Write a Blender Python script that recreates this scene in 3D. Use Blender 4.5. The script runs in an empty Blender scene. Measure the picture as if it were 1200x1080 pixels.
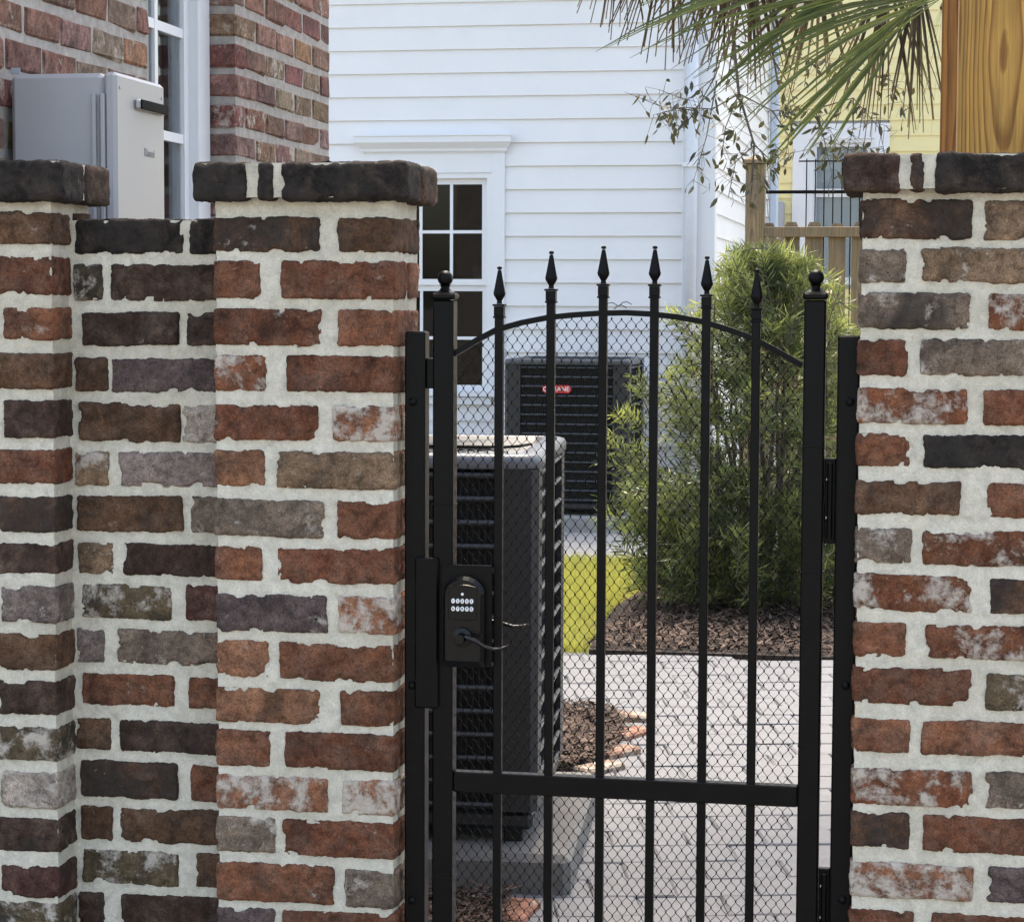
import bpy, math, random
import numpy as np
from mathutils import Vector, Matrix, Euler

SC = bpy.context.scene
COL = SC.collection
R = math.radians
random.seed(7)
RNG = np.random.default_rng(11)

# ------------------------------------------------------------------ camera
F_PX, PW, PH = 2600.0, 1200.0, 1080.0
YAW, PITCH, ROLL = math.atan(480 / 2600.0), math.atan(190 / 2600.0), R(0.25)
CAM_LOC = Vector((0.0, -4.0, 1.5))
cd = bpy.data.cameras.new('camera')
cd.sensor_fit = 'HORIZONTAL'
cd.sensor_width = 36.0
cd.lens = F_PX / PW * 36.0
cd.clip_start, cd.clip_end = 0.05, 2000
cam = bpy.data.objects.new('camera', cd)
COL.objects.link(cam)
CAM_ROT = (Matrix.Rotation(YAW, 3, 'Z') @ Matrix.Rotation(math.pi / 2 - PITCH, 3, 'X') @ Matrix.Rotation(ROLL, 3, 'Z'))
cam.location = CAM_LOC
cam.rotation_euler = CAM_ROT.to_euler()
SC.camera = cam

# ------------------------------------------------------------------ sky, sun, exposure
SUN_EL, SUN_AZ = R(64), R(-8)          # high, behind the house
w = bpy.data.worlds.new('World')
SC.world = w
w.use_nodes = True
wn = w.node_tree.nodes
wn.clear()
sky = wn.new('ShaderNodeTexSky')
sky.sky_type = 'NISHITA'
sky.sun_disc = False
sky.sun_elevation = SUN_EL
sky.sun_rotation = SUN_AZ
sky.air_density = 1.0
sky.dust_density = 3.0
sky.ozone_density = 1.0
bg = wn.new('ShaderNodeBackground')
bg.inputs['Strength'].default_value = 0.15
wo = wn.new('ShaderNodeOutputWorld')
w.node_tree.links.new(sky.outputs[0], bg.inputs[0])
w.node_tree.links.new(bg.outputs[0], wo.inputs[0])
sd = bpy.data.lights.new('sun', 'SUN')
sd.energy = 1.2
sd.angle = R(20)
sd.color = (1.0, 0.965, 0.92)
sun = bpy.data.objects.new('sun', sd)
COL.objects.link(sun)
to_sun = Vector((math.sin(SUN_AZ) * math.cos(SUN_EL), math.cos(SUN_AZ) * math.cos(SUN_EL), math.sin(SUN_EL)))
sun.rotation_euler = to_sun.to_track_quat('Z', 'Y').to_euler()
sun.location = (3, 8, 14)
SC.view_settings.view_transform = 'Standard'
SC.view_settings.look = 'None'
SC.view_settings.exposure = 2.03
SC.view_settings.use_white_balance = True
SC.view_settings.white_balance_temperature = 7650
SC.view_settings.white_balance_tint = 10
SC.view_settings.gamma = 1.0
SC.view_settings.use_curve_mapping = False
SC.render.engine = 'CYCLES'
SC.cycles.use_adaptive_sampling = True
SC.cycles.adaptive_threshold = 0.025
SC.cycles.max_bounces = 5
SC.cycles.diffuse_bounces = 3
SC.cycles.glossy_bounces = 2
SC.cycles.transmission_bounces = 3
SC.cycles.transparent_max_bounces = 8

# ------------------------------------------------------------------ helpers
def ray(px, py):
    return CAM_ROT @ Vector(((px - PW / 2) / F_PX, -(py - PH / 2) / F_PX, -1.0))

def PY(px, py, Y):                      # point of the plane Y = const seen at a photo pixel
    d = ray(px, py)
    return CAM_LOC + d * ((Y - CAM_LOC.y) / d.y)

def PX(px, py, X):
    d = ray(px, py)
    return CAM_LOC + d * ((X - CAM_LOC.x) / d.x)

def PZ(px, py, Z=0.0):
    d = ray(px, py)
    return CAM_LOC + d * ((Z - CAM_LOC.z) / d.z)

def proj(p):                            # photo pixel of a world point
    q = CAM_ROT.transposed() @ (Vector(p) - CAM_LOC)
    return PW / 2 + F_PX * q.x / -q.z, PH / 2 - F_PX * q.y / -q.z

def srgb(r, g, b):
    f = lambda c: (c / 255) / 12.92 if c / 255 <= 0.04045 else ((c / 255 + 0.055) / 1.055) ** 2.4
    return (f(r), f(g), f(b), 1.0)

def hash3(ix, iy, iz, seed):
    h = (ix * 374761393 + iy * 668265263 + iz * 2147483647 + seed * 974634777) & 0xFFFFFFFF
    h = ((h ^ (h >> 13)) * 1274126177) & 0xFFFFFFFF
    h = h ^ (h >> 16)
    return (h & 0xFFFF) / 65535.0

def vnoise(P, freq, seed=0):
    Q = np.asarray(P, dtype=np.float64) * freq + 1000.0
    i = np.floor(Q).astype(np.int64)
    f = Q - i
    u = f * f * (3 - 2 * f)
    out = 0
    for dx in (0, 1):
        wx = u[:, 0] if dx else 1 - u[:, 0]
        for dy in (0, 1):
            wy = u[:, 1] if dy else 1 - u[:, 1]
            for dz in (0, 1):
                wz = u[:, 2] if dz else 1 - u[:, 2]
                out = out + wx * wy * wz * hash3(i[:, 0] + dx, i[:, 1] + dy, i[:, 2] + dz, seed)
    return out * 2 - 1

def fbm(P, freq, seed=0, octv=3):
    s, a, t = 0, 1.0, 0
    for k in range(octv):
        s = s + a * vnoise(P, freq * 2.03 ** k, seed + 17 * k)
        t += a
        a *= 0.55
    return s / t

def wloc(o):
    v = Vector((0, 0, 0))
    while o is not None:
        v = v + o.location
        o = o.parent
    return v

def tag(o, label=None, cat=None, group=None, kind=None):
    if label: o['label'] = label
    if cat: o['category'] = cat
    if group: o['group'] = group
    if kind: o['kind'] = kind
    return o

def empty(name, loc, label=None, cat=None, group=None, rz=0.0):
    o = bpy.data.objects.new(name, None)
    o.empty_display_size = 0.1
    o.location = loc
    o.rotation_euler = (0, 0, rz)
    COL.objects.link(o)
    return tag(o, label, cat, group)

def link(name, me, parent=None, loc=(0, 0, 0), rot=None):
    o = bpy.data.objects.new(name, me)
    o.location = loc
    if rot is not None: o.rotation_euler = rot
    o.parent = parent
    COL.objects.link(o)
    return o

def make_mesh(name, V, Fc, mat, smooth=False):
    me = bpy.data.meshes.new(name)
    me.from_pydata([tuple(v) for v in V], [], Fc)
    if mat is not None: me.materials.append(mat)
    if smooth: me.shade_smooth()
    me.update()
    return me

class MB:
    def __init__(s):
        s.v, s.f = [], []
    def add(s, V, Fc):
        n = len(s.v)
        s.v += [Vector(v) for v in V]
        s.f += [tuple(i + n for i in q) for q in Fc]
        return s
    def box(s, a, b, bev=0.0, M=None):
        a, b = [min(x, y) for x, y in zip(a, b)], [max(x, y) for x, y in zip(a, b)]
        if bev <= 0:
            V = [(x, y, z) for x in (a[0], b[0]) for y in (a[1], b[1]) for z in (a[2], b[2])]
            Fc = [(0, 1, 3, 2), (4, 6, 7, 5), (0, 4, 5, 1), (2, 3, 7, 6), (0, 2, 6, 4), (1, 5, 7, 3)]
        else:
            V, Fc = cham(a, b, bev)
        if M is not None: V = [M @ Vector(v) for v in V]
        return s.add(V, Fc)
    def tube(s, pts, rad, n=8, caps=True):
        pts = [Vector(p) for p in pts]
        rr = rad if isinstance(rad, (list, tuple)) else [rad] * len(pts)
        V, Fc = [], []
        t0 = (pts[1] - pts[0]).normalized()
        up = Vector((0, 0, 1)) if abs(t0.z) < 0.9 else Vector((0, 1, 0))
        x = t0.cross(up).normalized()
        for i, p in enumerate(pts):
            t = (pts[min(i + 1, len(pts) - 1)] - pts[max(i - 1, 0)]).normalized()
            x = (x - t * x.dot(t)).normalized()
            y = t.cross(x)
            for k in range(n):
                a = 2 * math.pi * (k + 0.5) / n
                V.append(p + (x * math.cos(a) + y * math.sin(a)) * rr[i])
        for i in range(len(pts) - 1):
            for k in range(n):
                Fc.append((i * n + k, i * n + (k + 1) % n, (i + 1) * n + (k + 1) % n, (i + 1) * n + k))
        if caps:
            Fc.append(tuple(range(n - 1, -1, -1)))
            Fc.append(tuple((len(pts) - 1) * n + k for k in range(n)))
        return s.add(V, Fc)
    def lathe(s, prof, c, n=16, axis='Z', sq=False):
        V, Fc = [], []
        for (r, h) in prof:
            for k in range(n):
                a = 2 * math.pi * (k + 0.5) / n
                m = 1.0
                if sq: m = 1 / max(abs(math.cos(a)), abs(math.sin(a)))
                if axis == 'Z': V.append((c[0] + r * m * math.cos(a), c[1] + r * m * math.sin(a), c[2] + h))
                elif axis == 'Y': V.append((c[0] + r * m * math.cos(a), c[1] - h, c[2] + r * m * math.sin(a)))
                else: V.append((c[0] + h, c[1] + r * m * math.cos(a), c[2] + r * m * math.sin(a)))
        for i in range(len(prof) - 1):
            for k in range(n):
                Fc.append((i * n + k, i * n + (k + 1) % n, (i + 1) * n + (k + 1) % n, (i + 1) * n + k))
        Fc.append(tuple(range(n - 1, -1, -1)))
        Fc.append(tuple((len(prof) - 1) * n + k for k in range(n)))
        return s.add(V, Fc)
    def prism(s, poly, z0, z1):
        n = len(poly)
        V = [(p[0], p[1], z0) for p in poly] + [(p[0], p[1], z1) for p in poly]
        Fc = [(k, (k + 1) % n, n + (k + 1) % n, n + k) for k in range(n)]
        Fc += [tuple(range(n - 1, -1, -1)), tuple(range(n, 2 * n))]
        return s.add(V, Fc)
    def build(s, name, mat, parent=None, world=True, smooth=False, kind=None):
        """world=True: the vertices are world coordinates; the object origin goes to their centre bottom."""
        V = s.v
        lo = Vector([min(v[i] for v in V) for i in range(3)])
        hi = Vector([max(v[i] for v in V) for i in range(3)])
        c = Vector(((lo.x + hi.x) / 2, (lo.y + hi.y) / 2, lo.z))
        me = make_mesh(name, [v - c for v in V], s.f, mat, smooth)
        loc = c
        if parent is not None and world: loc = c - wloc(parent)
        o = link(name, me, parent, loc)
        if kind: o['kind'] = kind
        return o

def cham(a, b, e):
    """box with all twelve edges chamfered (44 triangles)"""
    V, idx = [], {}
    for sx in (0, 1):
        for sy in (0, 1):
            for sz in (0, 1):
                c = (b if sx else a)[0], (b if sy else a)[1], (b if sz else a)[2]
                d = (-e if sx else e), (-e if sy else e), (-e if sz else e)
                idx[sx, sy, sz, 0] = len(V); V.append((c[0], c[1] + d[1], c[2] + d[2]))
                idx[sx, sy, sz, 1] = len(V); V.append((c[0] + d[0], c[1], c[2] + d[2]))
                idx[sx, sy, sz, 2] = len(V); V.append((c[0] + d[0], c[1] + d[1], c[2]))
    g = lambda x, y, z, k: idx[x, y, z, k]
    Fc = []
    for s in (0, 1):
        q = [g(s, 0, 0, 0), g(s, 1, 0, 0), g(s, 1, 1, 0), g(s, 0, 1, 0)]
        Fc.append(tuple(q if s else q[::-1]))
        q = [g(0, s, 0, 1), g(0, s, 1, 1), g(1, s, 1, 1), g(1, s, 0, 1)]
        Fc.append(tuple(q if s else q[::-1]))
        q = [g(0, 0, s, 2), g(1, 0, s, 2), g(1, 1, s, 2), g(0, 1, s, 2)]
        Fc.append(tuple(q if s else q[::-1]))
    for i in (0, 1):
        for j in (0, 1):
            q = (g(i, j, 0, 0), g(i, j, 1, 0), g(i, j, 1, 1), g(i, j, 0, 1)); Fc.append(q if (i ^ j) else q[::-1])
            q = (g(i, 0, j, 0), g(i, 1, j, 0), g(i, 1, j, 2), g(i, 0, j, 2)); Fc.append(q[::-1] if (i ^ j) else q)
            q = (g(0, i, j, 1), g(1, i, j, 1), g(1, i, j, 2), g(0, i, j, 2)); Fc.append(q if (i ^ j) else q[::-1])
            for k in (0, 1):
                q = (g(i, j, k, 0), g(i, j, k, 1), g(i, j, k, 2)); Fc.append(q if (i ^ j ^ k) else q[::-1])
    return V, Fc

def text_mesh(s, size, mat, depth=0.0003):
    cu = bpy.data.curves.new('lettering', 'FONT')
    cu.body = s
    cu.size = size
    cu.extrude = depth
    cu.align_x = 'CENTER'
    cu.align_y = 'CENTER'
    cu.resolution_u = 3
    o = bpy.data.objects.new('lettering', cu)
    COL.objects.link(o)
    dg = bpy.context.evaluated_depsgraph_get()
    me = bpy.data.meshes.new_from_object(o.evaluated_get(dg))
    bpy.data.objects.remove(o)
    me.materials.clear()
    me.materials.append(mat)
    return me

# ------------------------------------------------------------------ materials
class NT:
    def __init__(s, name):
        s.m = bpy.data.materials.new(name)
        s.m.use_nodes = True
        s.n = s.m.node_tree.nodes
        s.l = s.m.node_tree.links
        s.b = s.n['Principled BSDF']
        s.out = s.n['Material Output']
    def node(s, t, **kw):
        n = s.n.new(t)
        for k, v in kw.items():
            if k.startswith('i_'):
                key = k[2:]
                n.inputs[int(key) if key.isdigit() else key].default_value = v
            else: setattr(n, k, v)
        return n
    def link(s, a, b): s.l.new(a, b)
    def coord(s, kind='Object', rand=False):
        c = s.node('ShaderNodeTexCoord').outputs[kind]
        if rand:
            oi = s.node('ShaderNodeObjectInfo').outputs['Random']
            m = s.node('ShaderNodeMath', operation='MULTIPLY', i_1=57.0)
            s.link(oi, m.inputs[0])
            a = s.node('ShaderNodeVectorMath', operation='ADD')
            s.link(c, a.inputs[0]); s.link(m.outputs[0], a.inputs[1])
            c = a.outputs[0]
        return c
    def noise(s, vec, scale, detail=4, rough=0.6, dist=0.0):
        n = s.node('ShaderNodeTexNoise', i_Scale=scale, i_Detail=detail, i_Roughness=rough, i_Distortion=dist)
        s.link(vec, n.inputs['Vector'])
        return n.outputs['Fac']
    def ramp(s, fac, stops, interp='LINEAR'):
        r = s.node('ShaderNodeValToRGB')
        r.color_ramp.interpolation = interp
        e = r.color_ramp.elements
        while len(e) < len(stops): e.new(0.5)
        for i, (p, c) in enumerate(stops):
            e[i].position = p
            e[i].color = c if len(c) == 4 else (*c, 1)
        s.link(fac, r.inputs[0])
        return r.outputs[0]
    def mix(s, fac, a, b, mode='MIX'):
        n = s.node('ShaderNodeMix', data_type='RGBA', blend_type=mode)
        for v, k in ((fac, 0), (a, 6), (b, 7)):
            if isinstance(v, (int, float)): n.inputs[k].default_value = v
            elif isinstance(v, tuple): n.inputs[k].default_value = v if len(v) == 4 else (*v, 1)
            else: s.link(v, n.inputs[k])
        return n.outputs[2]
    def math(s, op, a, b=0.0, clamp=False):
        n = s.node('ShaderNodeMath', operation=op)
        n.use_clamp = clamp
        for v, k in ((a, 0), (b, 1)):
            if isinstance(v, (int, float)): n.inputs[k].default_value = v
            else: s.link(v, n.inputs[k])
        return n.outputs[0]
    def bump(s, h, strength=0.5, dist=0.003):
        n = s.node('ShaderNodeBump', i_Strength=strength, i_Distance=dist)
        s.link(h, n.inputs['Height'])
        s.link(n.outputs[0], s.b.inputs['Normal'])
    def fin(s, color=None, rough=None, metal=None, spec=None):
        for v, k in ((color, 'Base Color'), (rough, 'Roughness'), (metal, 'Metallic'), (spec, 'Specular IOR Level')):
            if v is None: continue
            if isinstance(v, (int, float)): s.b.inputs[k].default_value = v
            elif isinstance(v, tuple): s.b.inputs[k].default_value = v if len(v) == 4 else (*v, 1)
            else: s.link(v, s.b.inputs[k])
        return s.m

def g3(v): return (v, v, v, 1)

def simple(name, col, rough=0.6, var=0.15, scale=8.0, bump=0.0, bscale=60.0, metal=0.0, rand=False, spec=0.5, dirt=None):
    t = NT(name)
    c = t.coord('Object', rand)
    n = t.noise(c, scale, 5)
    f = t.ramp(n, [(0.3, g3(1 - var)), (0.7, g3(1 + var * 0.4))])
    colr = t.mix(1.0, col, f, 'MULTIPLY')
    if dirt:
        d = t.ramp(t.noise(c, scale * 2.7, 6, 0.7, 0.4), [(0.52, g3(0)), (0.75, g3(1))])
        colr = t.mix(t.math('MULTIPLY', d, dirt[1]), colr, dirt[0])
    if bump > 0: t.bump(t.noise(c, bscale, 5), bump, 0.002)
    r = t.math('ADD', t.math('MULTIPLY', n, 0.2), rough - 0.1)
    return t.fin(colr, r, metal, spec)

# brick of the garden wall: own colour from the object, soot and lime amounts from the object
def brick_material(name, obj_scale=1.0):
    t = NT(name)
    oi = t.node('ShaderNodeObjectInfo')
    c = t.coord('Object', True)
    base = oi.outputs['Color']
    lime_a = t.node('ShaderNodeAttribute', attribute_type='OBJECT', attribute_name='lime').outputs['Fac']
    soot_a = t.node('ShaderNodeAttribute', attribute_type='OBJECT', attribute_name='soot').outputs['Fac']
    big = t.noise(c, 13 * obj_scale, 4, 0.62, 0.8)
    mid = t.noise(c, 60 * obj_scale, 5, 0.72, 0.3)
    fine = t.noise(c, 330 * obj_scale, 3, 0.75)
    hue = t.noise(c, 21 * obj_scale, 4, 0.65, 0.5)
    col = t.mix(t.ramp(hue, [(0.42, g3(0.0)), (0.68, g3(0.75))]), base, t.mix(0.5, base, (0.19, 0.135, 0.10, 1)))
    col = t.mix(1.0, col, t.ramp(big, [(0.3, g3(0.5)), (0.5, g3(0.95)), (0.7, g3(1.38))]), 'MULTIPLY')
    col = t.mix(1.0, col, t.ramp(mid, [(0.3, g3(0.42)), (0.6, g3(1.2))]), 'MULTIPLY')
    col = t.mix(1.0, col, t.ramp(fine, [(0.32, g3(0.5)), (0.68, g3(1.35))]), 'MULTIPLY')
    # iron-dark flecks and pits
    pit = t.node('ShaderNodeTexVoronoi', i_Scale=120.0 * obj_scale)
    t.link(c, pit.inputs['Vector'])
    pf = t.ramp(pit.outputs['Distance'], [(0.08, g3(1)), (0.2, g3(0))])
    pf = t.math('MULTIPLY', pf, t.ramp(mid, [(0.5, g3(0)), (0.62, g3(1))]))
    col = t.mix(t.math('MULTIPLY', pf, 0.6), col, (0.02, 0.014, 0.012, 1))
    # soot blotches
    sn = t.noise(c, 9 * obj_scale, 4, 0.66, 1.0)
    sf = t.math('MULTIPLY', t.math('SUBTRACT', t.math('ADD', t.math('ADD', sn, t.math('MULTIPLY', t.math('SUBTRACT', mid, 0.5), 0.2)), t.math('MULTIPLY', soot_a, 0.42)), 0.62), 6.0, True)
    col = t.mix(t.math('MULTIPLY', sf, 0.8), col, t.mix(mid, (0.010, 0.009, 0.008, 1), (0.05, 0.042, 0.036, 1)))
    # lime bloom and old mortar smears
    ln = t.math('ADD', t.noise(c, 16 * obj_scale, 6, 0.7, 0.25), t.math('MULTIPLY', t.math('SUBTRACT', mid, 0.5), 0.25))
    lf = t.math('MULTIPLY', t.math('SUBTRACT', t.math('ADD', ln, t.math('MULTIPLY', lime_a, 0.42)), 0.70), 9.0, True)
    col = t.mix(t.math('MULTIPLY', lf, 0.88), col, t.mix(mid, (0.42, 0.34, 0.27, 1), (0.66, 0.6, 0.52, 1)))
    hgt = t.math('ADD', t.math('MULTIPLY', mid, 0.8), t.math('MULTIPLY', fine, 0.35))
    hgt = t.math('ADD', hgt, t.math('MULTIPLY', lf, 0.4))
    hgt = t.math('SUBTRACT', hgt, t.math('MULTIPLY', pf, 0.5))
    t.bump(hgt, 1.0, 0.007)
    return t.fin(col, 0.88, 0.0, 0.25)

M = {}
M['brick'] = brick_material('old_brick')
def mortar_mat():
    t = NT('mortar')
    c = t.coord('Object')
    a, b, d = t.noise(c, 5, 5), t.noise(c, 42, 6, 0.68), t.noise(c, 300, 4, 0.7)
    col = t.ramp(a, [(0.3, (0.53, 0.48, 0.375)), (0.5, (0.63, 0.58, 0.475)), (0.75, (0.70, 0.655, 0.55))])
    col = t.mix(1.0, col, t.ramp(b, [(0.3, g3(0.78)), (0.6, g3(1.06))]), 'MULTIPLY')
    col = t.mix(1.0, col, t.ramp(d, [(0.3, g3(0.80)), (0.66, g3(1.08))]), 'MULTIPLY')
    st = t.ramp(t.noise(c, 17, 6, 0.7, 0.7), [(0.58, g3(0)), (0.74, g3(1))])
    col = t.mix(t.math('MULTIPLY', st, 0.5), col, (0.22, 0.195, 0.15, 1))
    t.bump(t.math('ADD', b, t.math('MULTIPLY', d, 0.6)), 0.8, 0.003)
    return t.fin(col, 0.93, 0, 0.2)
M['mortar'] = mortar_mat()
M['house_brick'] = brick_material('house_brick')
def house_wall_mat():
    """mortar bed of the brick house; outside the band of built bricks it carries a brick pattern"""
    t = NT('house_mortar')
    c = t.coord('Object')
    b, d = t.noise(c, 30, 6, 0.68), t.noise(c, 260, 4, 0.7)
    col = t.mix(1.0, (0.40, 0.37, 0.34, 1), t.ramp(b, [(0.3, g3(0.7)), (0.65, g3(1.15))]), 'MULTIPLY')
    t.bump(t.math('ADD', b, d), 0.7, 0.003)
    return t.fin(col, 0.93, 0, 0.2)
M['house_mortar'] = house_wall_mat()
M['siding'] = simple('white_siding_paint', (0.765, 0.765, 0.765, 1), 0.5, 0.04, 2.0, 0.05, 90, rand=True, dirt=((0.62, 0.62, 0.6, 1), 0.12))
M['trim'] = simple('white_trim_paint', (0.74, 0.755, 0.775, 1), 0.42, 0.03, 3.0, 0.03, 60)
M['yellow'] = simple('yellow_siding_paint', (0.82, 0.70, 0.35, 1), 0.5, 0.05, 2.0, rand=True)
M['sheath'] = simple('wall_sheathing', (0.42, 0.42, 0.42, 1), 0.8)
M['roof'] = simple('grey_shingle', (0.12, 0.12, 0.12, 1), 0.9, 0.3, 30)
M['interior'] = simple('room_interior', (0.05, 0.05, 0.05, 1), 0.9, 0.25, 2.0)
M['black'] = simple('black_gate_paint', (0.0028, 0.0028, 0.0031, 1), 0.36, 0.3, 20, 0.12, 140, spec=0.13, dirt=((0.012, 0.0115, 0.011, 1), 0.25))
M['lockblack'] = simple('black_lock_plastic', (0.003, 0.003, 0.0036, 1), 0.26, 0.2, 20, spec=0.25)
M['steel'] = simple('brushed_steel', (0.45, 0.44, 0.42, 1), 0.25, 0.2, 20, metal=1.0)
M['bronze'] = simple('dark_bronze', (0.045, 0.043, 0.042, 1), 0.25, 0.3, 30, metal=1.0)
M['white_mark'] = simple('white_print', (0.8, 0.8, 0.8, 1), 0.5, 0.02)
M['wire'] = simple('black_wire', (0.0035, 0.0035, 0.0035, 1), 0.55, spec=0.12)
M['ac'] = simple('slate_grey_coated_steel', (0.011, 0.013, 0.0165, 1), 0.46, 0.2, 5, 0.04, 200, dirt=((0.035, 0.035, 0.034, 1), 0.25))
M['acslat'] = simple('slate_grey_louvre', (0.030, 0.033, 0.038, 1), 0.42, 0.2, 5)
M['aclid'] = simple('grey_lid_coating', (0.05, 0.055, 0.06, 1), 0.34, 0.15, 6, 0.03, 120)
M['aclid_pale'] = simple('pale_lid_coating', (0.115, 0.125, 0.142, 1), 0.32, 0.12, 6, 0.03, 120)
M['accoil'] = simple('dark_coil', (0.003, 0.0033, 0.0036, 1), 0.7, 0.4, 60)
M['red'] = simple('red_badge', (0.55, 0.03, 0.035, 1), 0.35, 0.05)
M['heater'] = simple('silver_grey_enamel', (0.33, 0.33, 0.34, 1), 0.38, 0.04, 4, 0.02, 200)
M['ventblack'] = simple('black_vent_slot', (0.003, 0.003, 0.003, 1), 0.6, spec=0.08)
M['greymark'] = simple('grey_print', (0.265, 0.265, 0.275, 1), 0.5, 0.02)
M['concrete'] = simple('concrete', (0.30, 0.295, 0.28, 1), 0.9, 0.25, 9, 0.35, 130, rand=True, dirt=((0.12, 0.115, 0.10, 1), 0.5))
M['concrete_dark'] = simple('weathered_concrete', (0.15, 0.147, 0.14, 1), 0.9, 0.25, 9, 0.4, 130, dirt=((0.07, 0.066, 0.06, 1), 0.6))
M['paver'] = simple('grey_paver', (0.165, 0.171, 0.182, 1), 0.9, 0.18, 12, 0.4, 150, rand=True, dirt=((0.2, 0.195, 0.185, 1), 0.35))
M['joint'] = simple('sandy_joint', (0.105, 0.107, 0.11, 1), 0.95, 0.35, 40, 0.4, 200)
M['soil'] = simple('dark_soil', (0.035, 0.024, 0.018, 1), 0.95, 0.5, 30, 0.6, 120)
M['ground'] = simple('bare_ground', (0.23, 0.215, 0.19, 1), 0.95, 0.3, 1.5, 0.3, 60)
M['lawn'] = simple('lawn_soil', (0.12, 0.15, 0.03, 1), 0.95, 0.4, 20)
M['white_plastic'] = simple('pale_plastic', (0.6, 0.64, 0.6, 1), 0.5)
M['galv'] = simple('galvanised_grey', (0.35, 0.37, 0.40, 1), 0.45, 0.1, 6)
M['pipe'] = simple('downpipe_paint', (0.60, 0.63, 0.665, 1), 0.38, 0.05)
M['bluewhite'] = simple('pale_gutter_paint', (0.50, 0.58, 0.68, 1), 0.4, 0.05)

def glass_mat(name, tint, rough=0.02):
    t = NT(name)
    gl = t.node('ShaderNodeBsdfGlossy', i_Roughness=rough)
    tr = t.node('ShaderNodeBsdfTransparent', i_Color=tint)
    fr = t.node('ShaderNodeFresnel', i_IOR=1.5)
    f = t.math('ADD', t.math('MULTIPLY', fr.outputs[0], 0.6), 0.0, True)
    mx = t.node('ShaderNodeMixShader')
    t.link(f, mx.inputs[0]); t.link(tr.outputs[0], mx.inputs[1]); t.link(gl.outputs[0], mx.inputs[2])
    t.link(mx.outputs[0], t.out.inputs[0])
    return t.m
M['glass_pale'] = glass_mat('clear_window_glass', (0.86, 0.9, 0.92, 1))
M['glass'] = glass_mat('window_glass', (0.33, 0.36, 0.38, 1))

def wood_mat(name, c1, c2, ring=0.0065, wear=None):
    """flat-sawn pine: growth rings round a pith behind the face, wandering along the board"""
    t = NT(name)
    c = t.coord('Object', False)
    rnd = t.node('ShaderNodeObjectInfo').outputs['Random']
    sp = t.node('ShaderNodeSeparateXYZ')
    t.link(c, sp.inputs[0])
    x, y, z = sp.outputs
    zz = t.math('ADD', t.math('MULTIPLY', z, 0.8), t.math('MULTIPLY', rnd, 31.0))
    def n1(scale, det, seed):
        cb = t.node('ShaderNodeCombineXYZ')
        t.link(t.math('MULTIPLY', x, 2.2), cb.inputs[0]); t.link(t.math('ADD', y, seed), cb.inputs[1]); t.link(zz, cb.inputs[2])
        return t.noise(cb.outputs[0], scale, det, 0.55)
    ox = t.math('MULTIPLY', t.math('SUBTRACT', n1(1.6, 1, 3.0), 0.5), 0.06)
    dx = t.math('ADD', x, ox)
    dy = t.math('SUBTRACT', y, t.math('ADD', 0.01, t.math('MULTIPLY', t.math('SUBTRACT', n1(2.0, 1, 9.0), 0.5), 0.06)))
    r2 = t.math('ADD', t.math('MULTIPLY', dx, dx), t.math('MULTIPLY', dy, dy))
    r = t.math('ADD', t.math('SQRT', r2), t.math('MULTIPLY', n1(9.0, 2, 5.0), 0.004))
    rings = t.math('FRACT', t.math('DIVIDE', r, ring))
    rf = t.ramp(rings, [(0.0, g3(0.15)), (0.5, g3(0.3)), (0.82, g3(1.0)), (0.93, g3(0.95)), (1.0, g3(0.15))])
    mp2 = t.node('ShaderNodeMapping')
    mp2.inputs['Scale'].default_value = (110, 110, 2.5)
    t.link(c, mp2.inputs['Vector'])
    fi = t.node('ShaderNodeTexNoise', i_Scale=1.0, i_Detail=4.0, i_Roughness=0.65)
    t.link(mp2.outputs[0], fi.inputs['Vector'])
    col = t.mix(rf, c1, c2)
    col = t.mix(1.0, col, t.ramp(fi.outputs['Fac'], [(0.3, g3(0.58)), (0.7, g3(1.22))]), 'MULTIPLY')
    col = t.mix(1.0, col, t.ramp(t.noise(c, 3, 4), [(0.3, g3(0.8)), (0.7, g3(1.15))]), 'MULTIPLY')
    if wear: col = t.mix(t.math('MULTIPLY', t.ramp(t.noise(c, 7, 6, 0.7, 0.5), [(0.45, g3(0)), (0.7, g3(1))]), wear[1]), col, wear[0])
    t.bump(t.math('ADD', t.math('MULTIPLY', rings, 0.3), fi.outputs['Fac']), 0.35, 0.002)
    return t.fin(col, 0.6, 0, 0.35)
M['pine'] = wood_mat('stained_pine', (0.52, 0.285, 0.065, 1), (0.24, 0.10, 0.018, 1), 0.0056)
M['pine2'] = wood_mat('stained_pine_dark', (0.34, 0.15, 0.035, 1), (0.16, 0.06, 0.013, 1), 0.0105)
M['fencewood'] = wood_mat('weathered_fence_wood', (0.33, 0.23, 0.12, 1), (0.22, 0.145, 0.07, 1), 0.008, ((0.12, 0.105, 0.085, 1), 0.6))

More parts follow.
